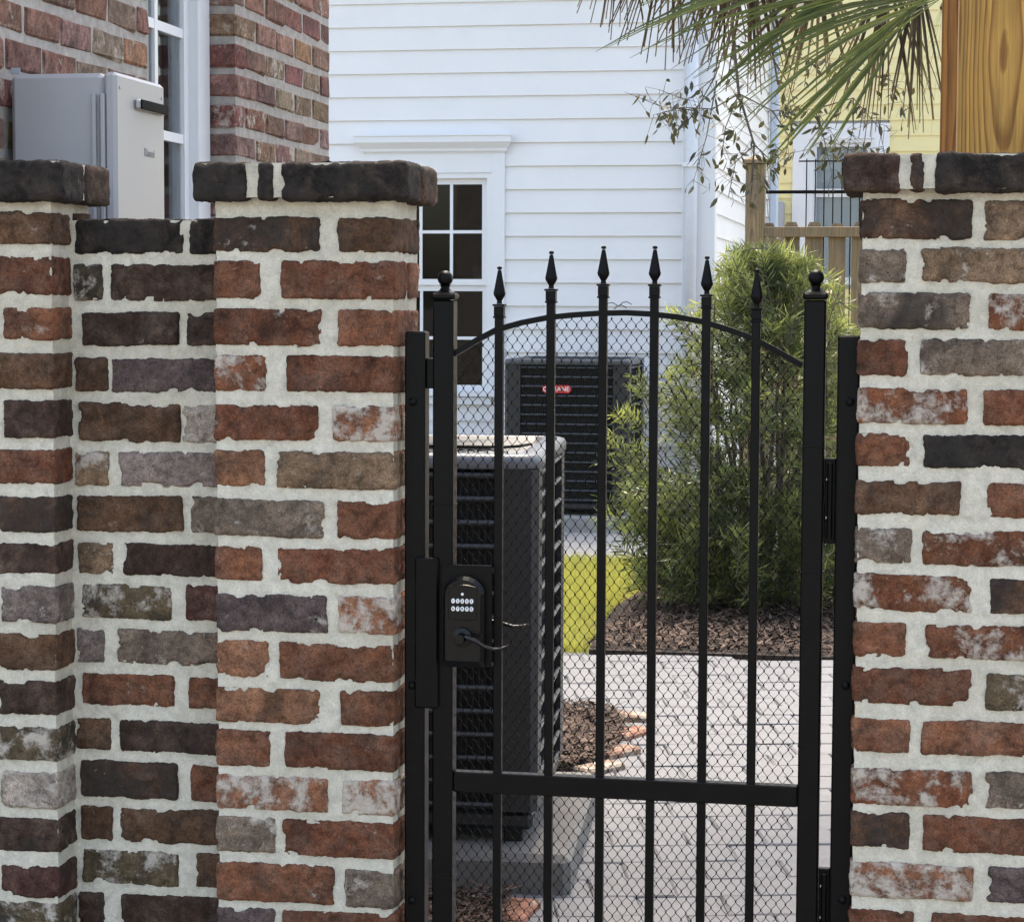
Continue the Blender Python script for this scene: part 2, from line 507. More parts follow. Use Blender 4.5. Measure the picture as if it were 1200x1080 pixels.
def leaf_mat(name, c1, c2, trans=0.35, rough=0.45, tipcol=None):
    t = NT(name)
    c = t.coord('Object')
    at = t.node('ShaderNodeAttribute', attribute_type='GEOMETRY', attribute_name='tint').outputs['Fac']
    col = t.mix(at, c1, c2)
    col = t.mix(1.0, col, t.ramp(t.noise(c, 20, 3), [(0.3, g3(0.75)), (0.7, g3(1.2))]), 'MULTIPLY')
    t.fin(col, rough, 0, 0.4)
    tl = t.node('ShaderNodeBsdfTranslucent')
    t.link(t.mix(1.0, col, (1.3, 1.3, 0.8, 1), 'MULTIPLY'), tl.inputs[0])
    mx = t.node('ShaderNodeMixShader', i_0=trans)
    t.link(t.b.outputs[0], mx.inputs[1]); t.link(tl.outputs[0], mx.inputs[2])
    t.link(mx.outputs[0], t.out.inputs[0])
    return t.m
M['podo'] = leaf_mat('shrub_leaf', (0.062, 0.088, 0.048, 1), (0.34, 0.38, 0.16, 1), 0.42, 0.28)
M['palm'] = leaf_mat('palm_leaf', (0.028, 0.050, 0.012, 1), (0.16, 0.19, 0.065, 1), 0.3, 0.35)
M['palmdead'] = leaf_mat('dry_palm_leaf', (0.035, 0.025, 0.018, 1), (0.20, 0.155, 0.11, 1), 0.2, 0.7)
M['twigleaf'] = leaf_mat('tree_leaf', (0.035, 0.038, 0.026, 1), (0.09, 0.085, 0.04, 1), 0.25, 0.5)
M['grass'] = leaf_mat('grass_blade', (0.31, 0.35, 0.09, 1), (0.56, 0.51, 0.21, 1), 0.4, 0.5)
M['mulch'] = leaf_mat('mulch_chip', (0.030, 0.017, 0.012, 1), (0.15, 0.10, 0.075, 1), 0.0, 0.85)
M['bark'] = simple('bark', (0.10, 0.078, 0.06, 1), 0.9, 0.4, 18, 0.7, 60)
M['palmbark'] = simple('palm_bark', (0.13, 0.10, 0.075, 1), 0.92, 0.5, 25, 0.7, 80)

BR = {  # brick colours as they look in even light: colour, lime, soot
    'R': ((112, 68, 48), .12, .05), 'r': ((127, 81, 58), .14, .0), 'O': ((148, 102, 75), .16, .0),
    'B': ((94, 67, 48), .14, .15), 'D': ((66, 48, 39), .08, .22), 'K': ((33, 28, 25), .03, .45),
    'P': ((92, 77, 75), .14, .1), 'T': ((140, 113, 88), .28, .05), 'G': ((122, 105, 90), .30, .1),
    'W': ((160, 106, 78), .62, .0), 'M': ((98, 83, 61), .44, .35), 'L': ((172, 156, 142), .55, .0),
    'm': ((86, 54, 46), .05, .05), 'V': ((134, 118, 111), .28, .05), 'S': ((98, 69, 51), .2, .58), 'N': ((124, 75, 51), .48, .05),
}

# ------------------------------------------------------------------ the ground
G = MB()
G.add([(-300, -300, -0.03), (300, -300, -0.03), (300, 300, -0.03), (-300, 300, -0.03)], [(0, 1, 2, 3)])
tag(G.build('ground', M['ground']), kind='structure')

Y_BED = PZ(800, 766).y                   # near edge of the planting bed
Y_LAWN0, Y_LAWN1 = PZ(680, 762).y, PZ(680, 655).y
Y_HOUSE = 11.3

# paving: bed of sand with single pavers
pave = MB().box((-2.4, 0.35, -0.10), (2.6, Y_BED - 0.01, -0.009)).build('paving', M['joint'])
tag(pave, kind='structure')
pv_meshes = []
for k in range(6):
    b = MB().box((-0.1045, -0.0845, 0), (0.1045, 0.0845, 0.05), 0.004 + 0.001 * (k % 3))
    for v in b.v:
        v.x += random.uniform(-.002, .002); v.y += random.uniform(-.002, .002)
    pv_meshes.append(make_mesh('paver', b.v, b.f, M['paver']))
ang = R(14)
ca, sa = math.cos(ang), math.sin(ang)
cnt = 0
cands = []
for j in range(-8, 60):
    for i in range(-24, 30):
        u = (i + 0.5 * (j % 2)) * 0.2125
        v = j * 0.1725
        x, y = u * ca - v * sa + 0.1, u * sa + v * ca + 0.5
        if not (0.95 < y < Y_BED - 0.06): continue
        cands.append((x, y))
for (x, y) in cands:
    # only where the path can be seen from about the gate
    if not (500 < proj((x, y, 0))[0] < 1040): continue
    o = link('paver', random.choice(pv_meshes), pave, Vector((x, y, random.uniform(-.024, -.019))) - pave.location,
             (random.uniform(-.006, .006), random.uniform(-.006, .006), ang + random.uniform(-.02, .02)))
    o.location.z = random.uniform(-.052, -.047) - pave.location.z
    cnt += 1
print('pavers', cnt)

# lawn with a strip of concrete path behind it
tag(MB().box((-4.5, Y_LAWN0, -0.10), (3.5, Y_LAWN1, -0.012)).build('lawn', M['lawn']), kind='structure')
tag(MB().box((-4.5, Y_LAWN1 + 0.002, -0.1), (3.5, Y_HOUSE - 0.002, -0.004)).build('path', M['concrete']), kind='structure')

def blades(name, n, region, hmin, hmax, wid, mat, label, cat, flat=False, zbase=0.0):
    V = np.zeros((n * 3, 3)); tint = np.zeros(n * 3)
    x0, x1, y0, y1 = region[:4]
    inside = region[4] if len(region) > 4 else None
    k = 0
    while k < n:
        x, y = random.uniform(x0, x1), random.uniform(y0, y1)
        if inside and not inside(x, y): continue
        a = random.uniform(0, 2 * math.pi)
        h = random.uniform(hmin, hmax)
        if flat:
            tl = random.uniform(-.35, .5)
            L = Vector((math.cos(a) * h, math.sin(a) * h, tl * h))
            W = Vector((-math.sin(a), math.cos(a), random.uniform(-.5, .5))) * wid * random.uniform(.5, 1.3)
            p = Vector((x, y, zbase + random.uniform(0, .03)))
            V[k * 3], V[k * 3 + 1], V[k * 3 + 2] = p - W * .5, p + W * .5, p + L
        else:
            ln = random.uniform(0, .6) * h
            W = Vector((math.cos(a), math.sin(a), 0)) * wid
            b = random.uniform(0, 2 * math.pi)
            p = Vector((x, y, zbase))
            V[k * 3], V[k * 3 + 1], V[k * 3 + 2] = p - W * .5, p + W * .5, p + Vector((math.cos(b) * ln, math.sin(b) * ln, h))
        tint[k * 3:k * 3 + 3] = random.random() ** 1.6 if flat else random.random()
        k += 1
    me = bpy.data.meshes.new(name)
    me.from_pydata(V.tolist(), [], [(3 * i, 3 * i + 1, 3 * i + 2) for i in range(n)])
    at = me.attributes.new('tint', 'FLOAT', 'POINT')
    at.data.foreach_set('value', tint)
    me.materials.append(mat)
    o = link(name, me)
    return tag(o, label, cat, kind='stuff')

# planting bed outline on the ground (right of the path, under the big shrub)
bed_poly = [PZ(690, 764), PZ(705, 735), PZ(722, 712), PZ(760, 690)]
bx0 = bed_poly[0].x
def bed_edge(y):
    pts = bed_poly
    if y <= pts[0].y: return pts[0].x
    for a, b in zip(pts, pts[1:]):
        if y <= b.y: return a.x + (b.x - a.x) * (y - a.y) / (b.y - a.y)
    return pts[-1].x
in_bed = lambda x, y: x > bed_edge(y)
ye = bed_poly[-1].y
bp = [(p.x, p.y) for p in bed_poly] + [(bed_poly[-1].x, ye + 1.6), (3.4, ye + 1.6), (3.4, Y_BED)]
tag(MB().prism(bp[::-1] if False else bp, -0.1, 0.012).build('mulch_bed', M['soil']), kind='structure')
blades('mulch', 16000, (bx0, 0.6, Y_BED + .01, ye + 1.2, in_bed), 0.03, 0.10, 0.014, M['mulch'], 'brown shredded bark mulch under the big shrub', 'mulch', True, 0.012)
in_lawn = lambda x, y: not (x > bed_edge(y) - 0.02)
blades('grass', 46000, (-2.5, -0.5, Y_LAWN0 + .02, Y_LAWN1 - .02, in_lawn), 0.03, 0.075, 0.005, M['grass'], 'bright green mown grass of the small lawn', 'grass', False, -0.012)

# small mulched patch beside the near air conditioner, edged with old bricks
pp = [PZ(560, 905), PZ(668, 905), PZ(712, 890), PZ(735, 858), PZ(722, 838), PZ(560, 822)]
patch = [(p.x, p.y) for p in pp]
def in_poly(poly):
    def f(x, y):
        c = False
        for i in range(len(poly)):
            (xa, ya), (xb, yb) = poly[i], poly[i - 1]
            if (ya > y) != (yb > y) and x < (xb - xa) * (y - ya) / (yb - ya) + xa: c = not c
        return c
    return f
tag(MB().prism(patch, -0.02, 0.012).build('mulch_patch', M['soil']), kind='structure')
blades('mulch', 6000, (min(p[0] for p in patch), max(p[0] for p in patch), min(p[1] for p in patch), max(p[1] for p in patch), in_poly(patch)),
       0.02, 0.07, 0.011, M['mulch'], 'dark bark mulch beside the near air conditioner', 'mulch', True, 0.012)
p2 = [PZ(440, 1050), PZ(596, 1056), PZ(590, 1120), PZ(440, 1120)]
patch2 = [(p.x, p.y) for p in p2][::-1]
tag(MB().prism(patch2, -0.02, 0.010).build('soil_strip', M['soil']), kind='structure')
blades('mulch', 2500, (min(p[0] for p in patch2), max(p[0] for p in patch2), min(p[1] for p in patch2), max(p[1] for p in patch2), in_poly(patch2)),
       0.02, 0.06, 0.010, M['mulch'], 'dark leaf litter in front of the near concrete pad', 'mulch', True, 0.010)
ed = empty('brick_edging', PZ(735, 870), 'short row of pale pink edging bricks around the mulch beside the near air conditioner', 'edging')
ebm = [make_mesh('brick', *cham((-.085, -.042, -.03), (.085, .042, .022), .008), M['brick']) for _ in range(1)]
for (qx, qy, rz, cc, lm) in ((736, 842, -0.1, (165, 140, 122), .55), (738, 862, 1.15, (172, 124, 106), .35), (722, 884, 1.0, (165, 132, 114), .5), (702, 903, 0.95, (160, 140, 124), .55),
                             (604, 1072, 1.45, (172, 120, 100), .35)):
    p = PZ(qx, qy, 0.0)
    o = link('brick', ebm[0], ed, p - ed.location, (0, 0, rz))
    o.color = srgb(*cc); o['lime'] = lm; o['soot'] = 0.0

# ------------------------------------------------------------------ garden wall: brick-laying
def hero_brick(w_, h_, d_, seg, seed, rnd=0.008, amp=0.0022):
    nx, nz, ny = max(3, int(w_ / seg)), max(3, int(h_ / seg)), max(2, int(d_ / (seg * 1.6)))
    xs, zs, ys = np.linspace(-w_ / 2, w_ / 2, nx + 1), np.linspace(-h_ / 2, h_ / 2, nz + 1), np.linspace(0, d_, ny + 1)
    V, Fc, ix = [], [], {}
    def vid(i, j, k):
        if (i, j, k) not in ix:
            ix[i, j, k] = len(V)
            V.append((xs[i], ys[j], zs[k]))
        return ix[i, j, k]
    for i in range(nx):
        for k in range(nz):
            Fc.append((vid(i, 0, k), vid(i + 1, 0, k), vid(i + 1, 0, k + 1), vid(i, 0, k + 1)))
    for j in range(ny):
        for k in range(nz):
            Fc.append((vid(nx, j, k), vid(nx, j + 1, k), vid(nx, j + 1, k + 1), vid(nx, j, k + 1)))
            Fc.append((vid(0, j + 1, k), vid(0, j, k), vid(0, j, k + 1), vid(0, j + 1, k + 1)))
        for i in range(nx):
            Fc.append((vid(i, j, nz), vid(i + 1, j, nz), vid(i + 1, j + 1, nz), vid(i, j + 1, nz)))
            Fc.append((vid(i, j + 1, 0), vid(i + 1, j + 1, 0), vid(i + 1, j, 0), vid(i, j, 0)))
    for i in range(nx):
        for k in range(nz):
            Fc.append((vid(i + 1, ny, k), vid(i, ny, k), vid(i, ny, k + 1), vid(i + 1, ny, k + 1)))
    P = np.array(V)
    ctr, half = np.array([0, d_ / 2, 0]), np.array([w_ / 2, d_ / 2, h_ / 2])
    q = P - ctr
    inner = np.clip(q, -(half - rnd), half - rnd)
    dv = q - inner
    ln = np.linalg.norm(dv, axis=1, keepdims=True)
    nrm = np.divide(dv, ln, out=np.zeros_like(dv), where=ln > 1e-9)
    q = inner + nrm * rnd
    S = q + seed * 3.17
    q = q + nrm * (fbm(S, 45, seed, 3) * amp * 1.3 + fbm(S, 160, seed + 3, 2) * amp * 0.6)[:, None]
    # ragged, chipped edges
    edge = np.clip(1 - (np.minimum(half[0] - np.abs(P[:, 0]), half[2] - np.abs(P[:, 2])) / 0.012), 0, 1)
    chip = np.clip(fbm(S, 36, seed + 9, 4) - 0.17, 0, 1) * edge
    q[:, 1] += np.minimum(chip * 0.05, .011)
    wob = edge * 1.0
    q[:, 0] += wob * (fbm(S, 40, seed + 21, 2) * .0022 + fbm(S, 210, seed + 22, 2) * .0016) * np.sign(P[:, 0]) * (np.abs(P[:, 0]) > half[0] - .014)
    q[:, 2] += wob * (fbm(S, 30, seed + 23, 2) * .0018 + fbm(S, 210, seed + 24, 2) * .0019) * (np.abs(P[:, 2]) > half[2] - .014)
    q[:, 2] += fbm(S * np.array([1, 0, 0]), 9, seed + 30, 1) * .0014
    return make_mesh('brick', q + ctr, Fc, M['brick'], True)

BRICK_SEED = [1]
def lay(parent, x0, x1, z0, z1, yf, depth, code, seg=0.0038, name='brick', rnd=0.0062, tilt=0.009):
    BRICK_SEED[0] += 1
    s = BRICK_SEED[0]
    me = hero_brick(x1 - x0, z1 - z0, depth, seg, s, rnd)
    rot = (random.uniform(-tilt, tilt), random.uniform(-tilt, tilt), random.uniform(-tilt, tilt))
    o = link(name, me, parent, Vector(((x0 + x1) / 2, yf + random.uniform(-.0015, .0015), (z0 + z1) / 2)) - wloc(parent), rot)
    col, lime, soot = BR[code]
    v = random.uniform(.93, 1.07)
    c = srgb(*[min(255, q * v) for q in col])
    o.color = c
    o['lime'] = lime * random.uniform(.8, 1.2)
    o['soot'] = soot
    return o

def mortar_block(parent, x0, x1, y0, y1, z0, z1, zf, step=0.0032, amp=0.0022, name='mortar'):
    """closed core with finely uneven joints on the faces one sees: front, sides, top"""
    def sheet(A, U, W, nu, nw):
        a, b = np.meshgrid(np.linspace(0, 1, nu + 1), np.linspace(0, 1, nw + 1), indexing='ij')
        P = np.array(A) + a.reshape(-1, 1) * np.array(U) + b.reshape(-1, 1) * np.array(W)
        idx = np.arange((nu + 1) * (nw + 1)).reshape(nu + 1, nw + 1)
        Fq = np.stack([idx[:-1, :-1], idx[1:, :-1], idx[1:, 1:], idx[:-1, 1:]], -1).reshape(-1, 4)
        return P, Fq
    parts = []
    nz = max(2, int((z1 - zf) / step))
    dx, dy = x1 - x0, y1 - y0
    nx, ny = max(2, int(dx / step)), max(2, int(dy / (step * 1.5)))
    parts.append(sheet((x0, y0, zf), (dx, 0, 0), (0, 0, z1 - zf), nx, nz))
    parts.append(sheet((x1, y0, zf), (0, dy, 0), (0, 0, z1 - zf), ny, nz))
    parts.append(sheet((x0, y1, zf), (0, -dy, 0), (0, 0, z1 - zf), 6, nz // 8))
    parts.append(sheet((x1, y1, zf), (-dx, 0, 0), (0, 0, z1 - zf), 6, nz // 8))
    parts.append(sheet((x0, y0, z1), (dx, 0, 0), (0, dy, 0), nx, ny))
    if zf > z0:
        for A, U in (((x0, y0), (dx, 0)), ((x1, y0), (0, dy)), ((x1, y1), (-dx, 0)), ((x0, y1), (0, -dy))):
            parts.append(sheet((*A, z0), (*U, 0), (0, 0, zf - z0), 2, 2))
    Vs, Fs, n = [], [], 0
    for P, Fq in parts:
        Vs.append(P); Fs.append(Fq + n); n += len(P)
    P, Fq = np.concatenate(Vs), np.concatenate(Fs)
    D = np.stack([fbm(P, 26, 5, 3) + 0.5 * fbm(P, 110, 6, 2), fbm(P, 26, 15, 3) + 0.5 * fbm(P, 110, 16, 2), 0.4 * fbm(P, 40, 25, 2)], 1)
    D[:, 1] -= np.clip(fbm(P, 14, 35, 3) - 0.14, 0, 1) * 2.4      # thicker smears here and there
    P = P + D * amp
    me = make_mesh(name, P - np.array(wloc(parent)), Fq.tolist(), M['mortar'], True)
    return link(name, me, parent)

XB_L, XB_R = PY(250, 500, 0).x, PY(463, 500, 0).x       # pillar at the left of the gate
XR_L = PY(1002, 600, 0).x                                # pillar at the right of the gate
XR_R = XR_L + 0.335
XA_R = PY(64, 500, 0).x                                  # pillar at the left edge of the picture
XA_L = XA_R - 0.335
PD = 0.205                                               # pillar depth
YP = 0.085                                               # the wall panel is set back

def zat(px, py, Y=0): return PY(px, py, Y).z
def xat(px, py, Y=0): return PY(px, py, Y).x

def pillar(label, XL, XR, pxref, rows, caprow, flush_left):
    th = empty('brick_pillar', ((XL + XR) / 2, PD / 2, 0), label, 'brick pillar', 'brick pillars of the garden wall')
    ztop = zat(pxref, caprow[1]) + 0.001
    mortar_block(th, XL + .005, XR - .005, 0.0062, PD - .004, -0.02, ztop + .006, 0.30)
    zlast = None
    for (y0, y1, bricks) in rows:
        z1, z0 = zat(pxref, y0), zat(pxref, y1)
        for bi, (a, b, code) in enumerate(bricks):
            mid = (y0 + y1) / 2
            xa = XL if a is None else xat(a, mid)
            xb = XR if b is None else xat(b, mid)
            long_ = (xb - xa) > 0.14
            dep = 0.098 if long_ else PD
            zj = random.uniform(-.0015, .0015)
            lay(th, xa, xb, z0 + zj, z1 + zj, 0.0, dep, code)
            if long_:        # second wythe behind the stretcher
                lay(th, xa, xb, z0, z1, 0.112, PD - 0.112, random.choice('RBDr'), 0.012)
        zlast = z0
    # courses below the picture, down to the ground
    z = zlast - 0.019
    k = 0
    while z - 0.066 > -0.01:
        split = XL + (0.102 if k % 2 else 0.213)
        lay(th, XL, split - .008, z - .066, z, 0, PD, random.choice('RBrDT'), 0.011)
        lay(th, split + .008, XR, z - .066, z, 0, PD, random.choice('RBrDT'), 0.011)
        z -= 0.085
        k += 1
    # cap course, overhanging all round
    z1, z0 = zat(pxref, caprow[0]), zat(pxref, caprow[1])
    OV = 0.030
    ym = (caprow[0] + caprow[1]) / 2
    X0, X1 = XL - OV, XR + OV
    mortar_block(th, X0 + .006, X1 - .006, -OV + .007, PD + OV - .006, z0 + .006, z1 - .003, z0 + .006, 0.005, .002)
    for (a, b, code) in caprow[2]:
        xa = X0 if a is None else xat(a, ym, -OV)
        xb = X1 if b is None else xat(b, ym, -OV)
        lay(th, xa, xb, z0, z1, -OV, 0.118, code, 0.006, 'cap_brick', 0.010)
    # rear course of the cap, its ends seen on the right side
    xm = X0 + (X1 - X0) * 0.52
    for (xa, xb, code) in ((X0, xm - .008, 'D'), (xm + .008, X1, caprow[3])):
        lay(th, xa, xb, z0, z1, -OV + 0.13, PD + 2 * OV - 0.13, code, 0.008, 'cap_brick', 0.010)
    return th

ROWS_B = [
 (254, 295, [(None, 374, 'S'), (395, None, 'B')]), (305, 350, [(None, 305, 'r'), (328, None, 'R')]),
 (363, 406, [(None, 376, 'R'), (394, None, 'r')]), (417, 460, [(None, 311, 'N'), (335, None, 'R')]),
 (475, 517, [(None, 372, 'R'), (389, None, 'W')]), (529, 572, [(None, 310, 'O'), (324, None, 'T')]),
 (585, 629, [(None, 379, 'G'), (394, None, 'r')]), (642, 683, [(None, 307, 'r'), (324, None, 'R')]),
 (697, 741, [(None, 383, 'P'), (395, None, 'W')]), (754, 797, [(None, 315, 'O'), (327, None, 'r')]),
 (807, 848, [(None, 374, 'O'), (398, None, 'r')]), (857, 900, [(None, 317, 'r'), (333, None, 'R')]),
 (910, 951, [(None, 384, 'W'), (400, None, 'W')]), (961, 1003, [(None, 322, 'G'), (330, None, 'R')]),
 (1014, 1059, [(None, 391, 'r'), (403, None, 'G')]), (1066, 1108, [(None, 322, 'P'), (330, None, 'R')])]
pillar('brick pillar with black cap bricks at the left side of the gate', XB_L, XB_R, 350, ROWS_B,
       (190, 236, [(None, 288, 'K'), (300, 320, 'K'), (328, None, 'K')], 'S'), False)
ROWS_R = [
 (234, 281, [(None, 1140, 'S'), (1153, None, 'T')]), (291, 331, [(None, 1062, 'G'), (1080, None, 'T')]),
 (343, 386, [(None, 1137, 'G'), (1158, None, 'N')]), (398, 440, [(None, 1064, 'R'), (1078, None, 'G')]),
 (456, 498, [(None, 1134, 'N'), (1152, None, 'R')]), (508, 547, [(None, 1066, 'r'), (1082, None, 'K')]),
 (564, 604, [(None, 1126, 'B'), (1157, None, 'r')]), (619, 661, [(None, 1069, 'G'), (1080, None, 'N')]),
 (674, 717, [(None, 1140, 'N'), (1159, None, 'S')]), (731, 771, [(None, 1062, 'r'), (1085, None, 'N')]),
 (785, 828, [(None, 1139, 'R'), (1155, None, 'M')]), (844, 884, [(None, 1066, 'r'), (1080, None, 'r')]),
 (901, 944, [(None, 1140, 'N'), (1154, None, 'G')]), (954, 997, [(None, 1066, 'S'), (1081, None, 'R')]),
 (1013, 1054, [(None, 1140, 'W'), (1158, None, 'P')]), (1068, 1110, [(None, 1071, 'R'), (1091, None, 'R')])]
pillar('brick pillar at the right side of the gate below the yellow pine post', XR_L, XR_R, 1080, ROWS_R,
       (180, 226, [(None, 1056, 'D'), (1066, 1084, 'D'), (1095, None, 'K')], 'K'), True)
ROWS_A = [
 (247, 285, [(None, None, 'B')]), (300, 345, [(None, -60, 'R'), (-45, None, 'R')]), (362, 400, [(None, -10, 'R'), (2, None, 'r')]),
 (414, 456, [(None, -80, 'D'), (-65, None, 'B')]), (469, 513, [(None, -12, 'R'), (3, None, 'D')]), (526, 567, [(None, -80, 'D'), (-65, None, 'R')]),
 (582, 623, [(None, -20, 'R'), (-6, None, 'S')]), (636, 672, [(None, -80, 'r'), (-65, None, 'D')]), (687, 730, [(None, -15, 'R'), (0, None, 'V')]),
 (742, 785, [(None, -80, 'D'), (-65, None, 'B')]), (797, 837, [(None, -20, 'R'), (-4, None, 'D')]), (852, 891, [(None, -80, 'D'), (-65, None, 'M')]),
 (904, 947, [(None, -15, 'R'), (0, None, 'L')]), (959, 998, [(None, -80, 'D'), (-65, None, 'D')]), (1012, 1050, [(None, -15, 'R'), (0, None, 'm')]),
 (1058, 1098, [(None, -80, 'D'), (-65, None, 'M')])]
ROWS_A[0] = (247, 285, [(None, -60, 'B'), (-45, None, 'B')])
pillar('brick pillar with dark cap bricks cut by the left edge of the picture', XA_L, XA_R, 30, ROWS_A,
       (188, 236, [(None, -70, 'K'), (-60, 72, 'K')], 'D'), False)

# the lower wall panel between the two left pillars
wp = empty('brick_wall', ((XA_R + XB_L) / 2, YP + .05, 0), 'lower brick wall panel set back between the two left brick pillars', 'brick wall')
zt = zat(160, 257, YP)
mortar_block(wp, XA_R - .02, XB_L + .04, YP + .0062, YP + .11, -0.02, zt - .002, 0.30)
XPL, XPR = XA_R - .02, XB_L + .045
ROWS_P = [
 (257, 298, [(87, 214, 'K'), (221, None, 'K')]), (310, 353, [(85, 119, 'M'), (128, None, 'D')]), (366, 405, [(95, 210, 'D'), (218, None, 'D')]),
 (420, 460, [(87, 126, 'B'), (130, None, 'P')]), (472, 518, [(91, 211, 'B'), (213, None, 'L')]), (530, 571, [(87, 127, 'T'), (137, None, 'V')]),
 (581, 623, [(89, 214, 'B'), (223, None, 'G')]), (636, 674, [(90, 132, 'T'), (143, None, 'D')]), (685, 726, [(95, 200, 'M'), (217, None, 'm')]),
 (738, 778, [(89, 122, 'V'), (137, None, 'G')]), (791, 828, [(95, 204, 'r'), (220, None, 'r')]), (844, 881, [(89, 129, 'B'), (139, None, 'D')]),
 (893, 936, [(93, 208, 'S'), (223, None, 'R')]), (947, 987, [(94, 131, 'B'), (141, None, 'B')]), (997, 1037, [(96, 209, 'M'), (229, None, 'B')]),
 (1048, 1090, [(92, 122, 'D'), (141, None, 'D')])]
CODE_FIX = {'r': 'B'}
for (y0, y1, br) in ROWS_P:
    z1, z0 = zat(170, y0, YP), zat(170, y1, YP)
    for (a, b, code) in br:
        mid = (y0 + y1) / 2
        xa, xb = xat(a, mid, YP), (XPR if b is None else xat(b, mid, YP))
        lay(wp, xa, xb, z0, z1, YP, 0.10, code)
z = zat(170, 1090, YP) - .019
k = 0
while z - .066 > -.01:
    sp = XPL + (.12 if k % 2 else .2)
    lay(wp, XPL + .022, sp, z - .066, z, YP, .1, 'B', .011)
    lay(wp, sp + .015, XPR, z - .066, z, YP, .1, 'D', .011)
    z -= .085; k += 1

# ------------------------------------------------------------------ the gate
YG = 0.055
def gx(px, py): return PY(px, py, YG)
def sqpost(mb, cx, cy, z0, z1, half, bev=0.003):
    return mb.box((cx - half, cy - half, z0), (cx + half, cy + half, z1), bev)

# the two fixed mounting posts against the pillars
for (a, b, ytop, lab) in ((472, 497, 388, 'short black square mounting post fixed to the left gate pillar'),
                          (978, 1001, 393, 'short black square mounting post fixed to the right gate pillar')):
    xc = (gx(a + 4, 700).x + gx(b + 4, 700).x) / 2 if a < 600 else (gx(a + 1, 700).x + gx(b + 1, 700).x) / 2
    th = empty('mounting_post', (xc, YG, 0), lab, 'post', 'mounting posts of the gate')
    half = 0.0195
    sqpost(MB(), xc, YG, -0.02, gx(a, ytop).z, half).build('post', M['black'], th)
    for py in (470, 800, 1050):
        zz = gx(a, py).z
        s = -1 if a < 600 else 1
        MB().lathe([(.008, 0), (.008, .003), (.005, .006), (.001, .007)], (xc + s * .004, YG - half - .0005, zz), 8, 'Y').build('bolt', M['black'], th)
    if a < 600:   # strike box at lock height and a strap plate higher up
        z0, z1 = gx(490, 826).z, gx(490, 651).z
        MB().box((gx(490, 740).x, YG - .030, z0), (gx(517, 740).x, YG - half - .0008, z1), .003).build('strike_box', M['black'], th)
        MB().box((xc + half + .0005, YG - .012, gx(0, 449).z), (gx(511, 440).x - .001, YG + .012, gx(0, 415).z), .002).build('stop_plate', M['black'], th)

gate = empty('garden_gate', (gx(735, 700).x, YG, 0), 'black iron garden gate with arched top, spear finials and diamond wire mesh', 'gate')
HS = 0.0195
xl = gx(521, 700).x
xr = gx(951, 700).x
ZB = 0.055
def stile(xc, ytop_px, yball):
    zt_ = gx(600, ytop_px).z
    st = sqpost(MB(), xc, YG, ZB, zt_, HS).build('gate_stile', M['black'], gate)
    cap = MB()
    cap.box((xc - .0225, YG - .0225, zt_ + .0005), (xc + .0225, YG + .0225, zt_ + .014), .004)
    cap.lathe([(.019, 0), (.011, .004), (.008, .008), (.0085, .011), (.012, .014)], (xc, YG, zt_ + .0145), 16)
    zc = zt_ + .0145 + .026
    prof = [(.0145 * math.sin(math.pi * t / 12) + 1e-4, -.0145 * math.cos(math.pi * t / 12)) for t in range(13)]
    cap.lathe(prof, (xc, YG, zc), 18)
    cap.build('ball_cap', M['black'], st, smooth=False)
    for py in (600, 780) if xc < -0.3 else (530,):
        zz = gx(600, py).z
    return st
stile(xl, 352, 325)
st_r = stile(xr, 350, 328)
# weld rings on the stiles
for (xc, pys) in ((xl, (592, 1030)), (xr, (517, 660, 858))):
    for py in pys:
        zz = gx(600, py).z
        MB().box((xc - HS - .0012, YG - HS - .0012, zz - .0012), (xc + HS + .0012, YG + HS + .0012, zz + .0012), .0006).build('weld_seam', M['black'], gate)
# arch
za_l, za_r, zpk = gx(530, 418).z, gx(940, 427).z, gx(735, 366).z
pts = [gx(*p) for p in ((530, 416), (560, 398), (583, 386), (612, 378), (643, 372), (673, 369), (704, 367), (735, 366.5), (763, 368), (794, 371.5), (824, 377), (853, 386), (882, 396), (912, 412), (940, 428))]
MBa = MB()
hw, hh = .008, .0052
Vv, Ff = [], []
for i, p in enumerate(pts):
    t = (pts[min(i + 1, len(pts) - 1)] - pts[max(i - 1, 0)]).normalized()
    n = Vector((-t.z, 0, t.x))
    for (sx, sy) in ((-1, -1), (1, -1), (1, 1), (-1, 1)):
        Vv.append(p + n * hh * sy + Vector((0, hw * sx, 0)))
for i in range(len(pts) - 1):
    for k in range(4):
        Ff.append((i * 4 + k, (i + 1) * 4 + k, (i + 1) * 4 + (k + 1) % 4, i * 4 + (k + 1) % 4))
MBa.add(Vv, Ff).build('arch_rail', M['black'], gate)
def arch_z(x):
    for a, b in zip(pts, pts[1:]):
        if x <= b.x: return a.z + (b.z - a.z) * (x - a.x) / (b.x - a.x)
    return pts[-1].z
# rails
zr0, zr1 = gx(735, 935).z, gx(735, 911).z
MB().box((xl + HS + .0003, YG - .0125, zr0), (xr - HS - .0003, YG + .0125, zr1), .002).build('middle_rail', M['black'], gate)
MB().box((xl + HS + .0003, YG - .0125, ZB + .03), (xr - HS - .0003, YG + .0125, ZB + .068), .002).build('bottom_rail', M['black'], gate)
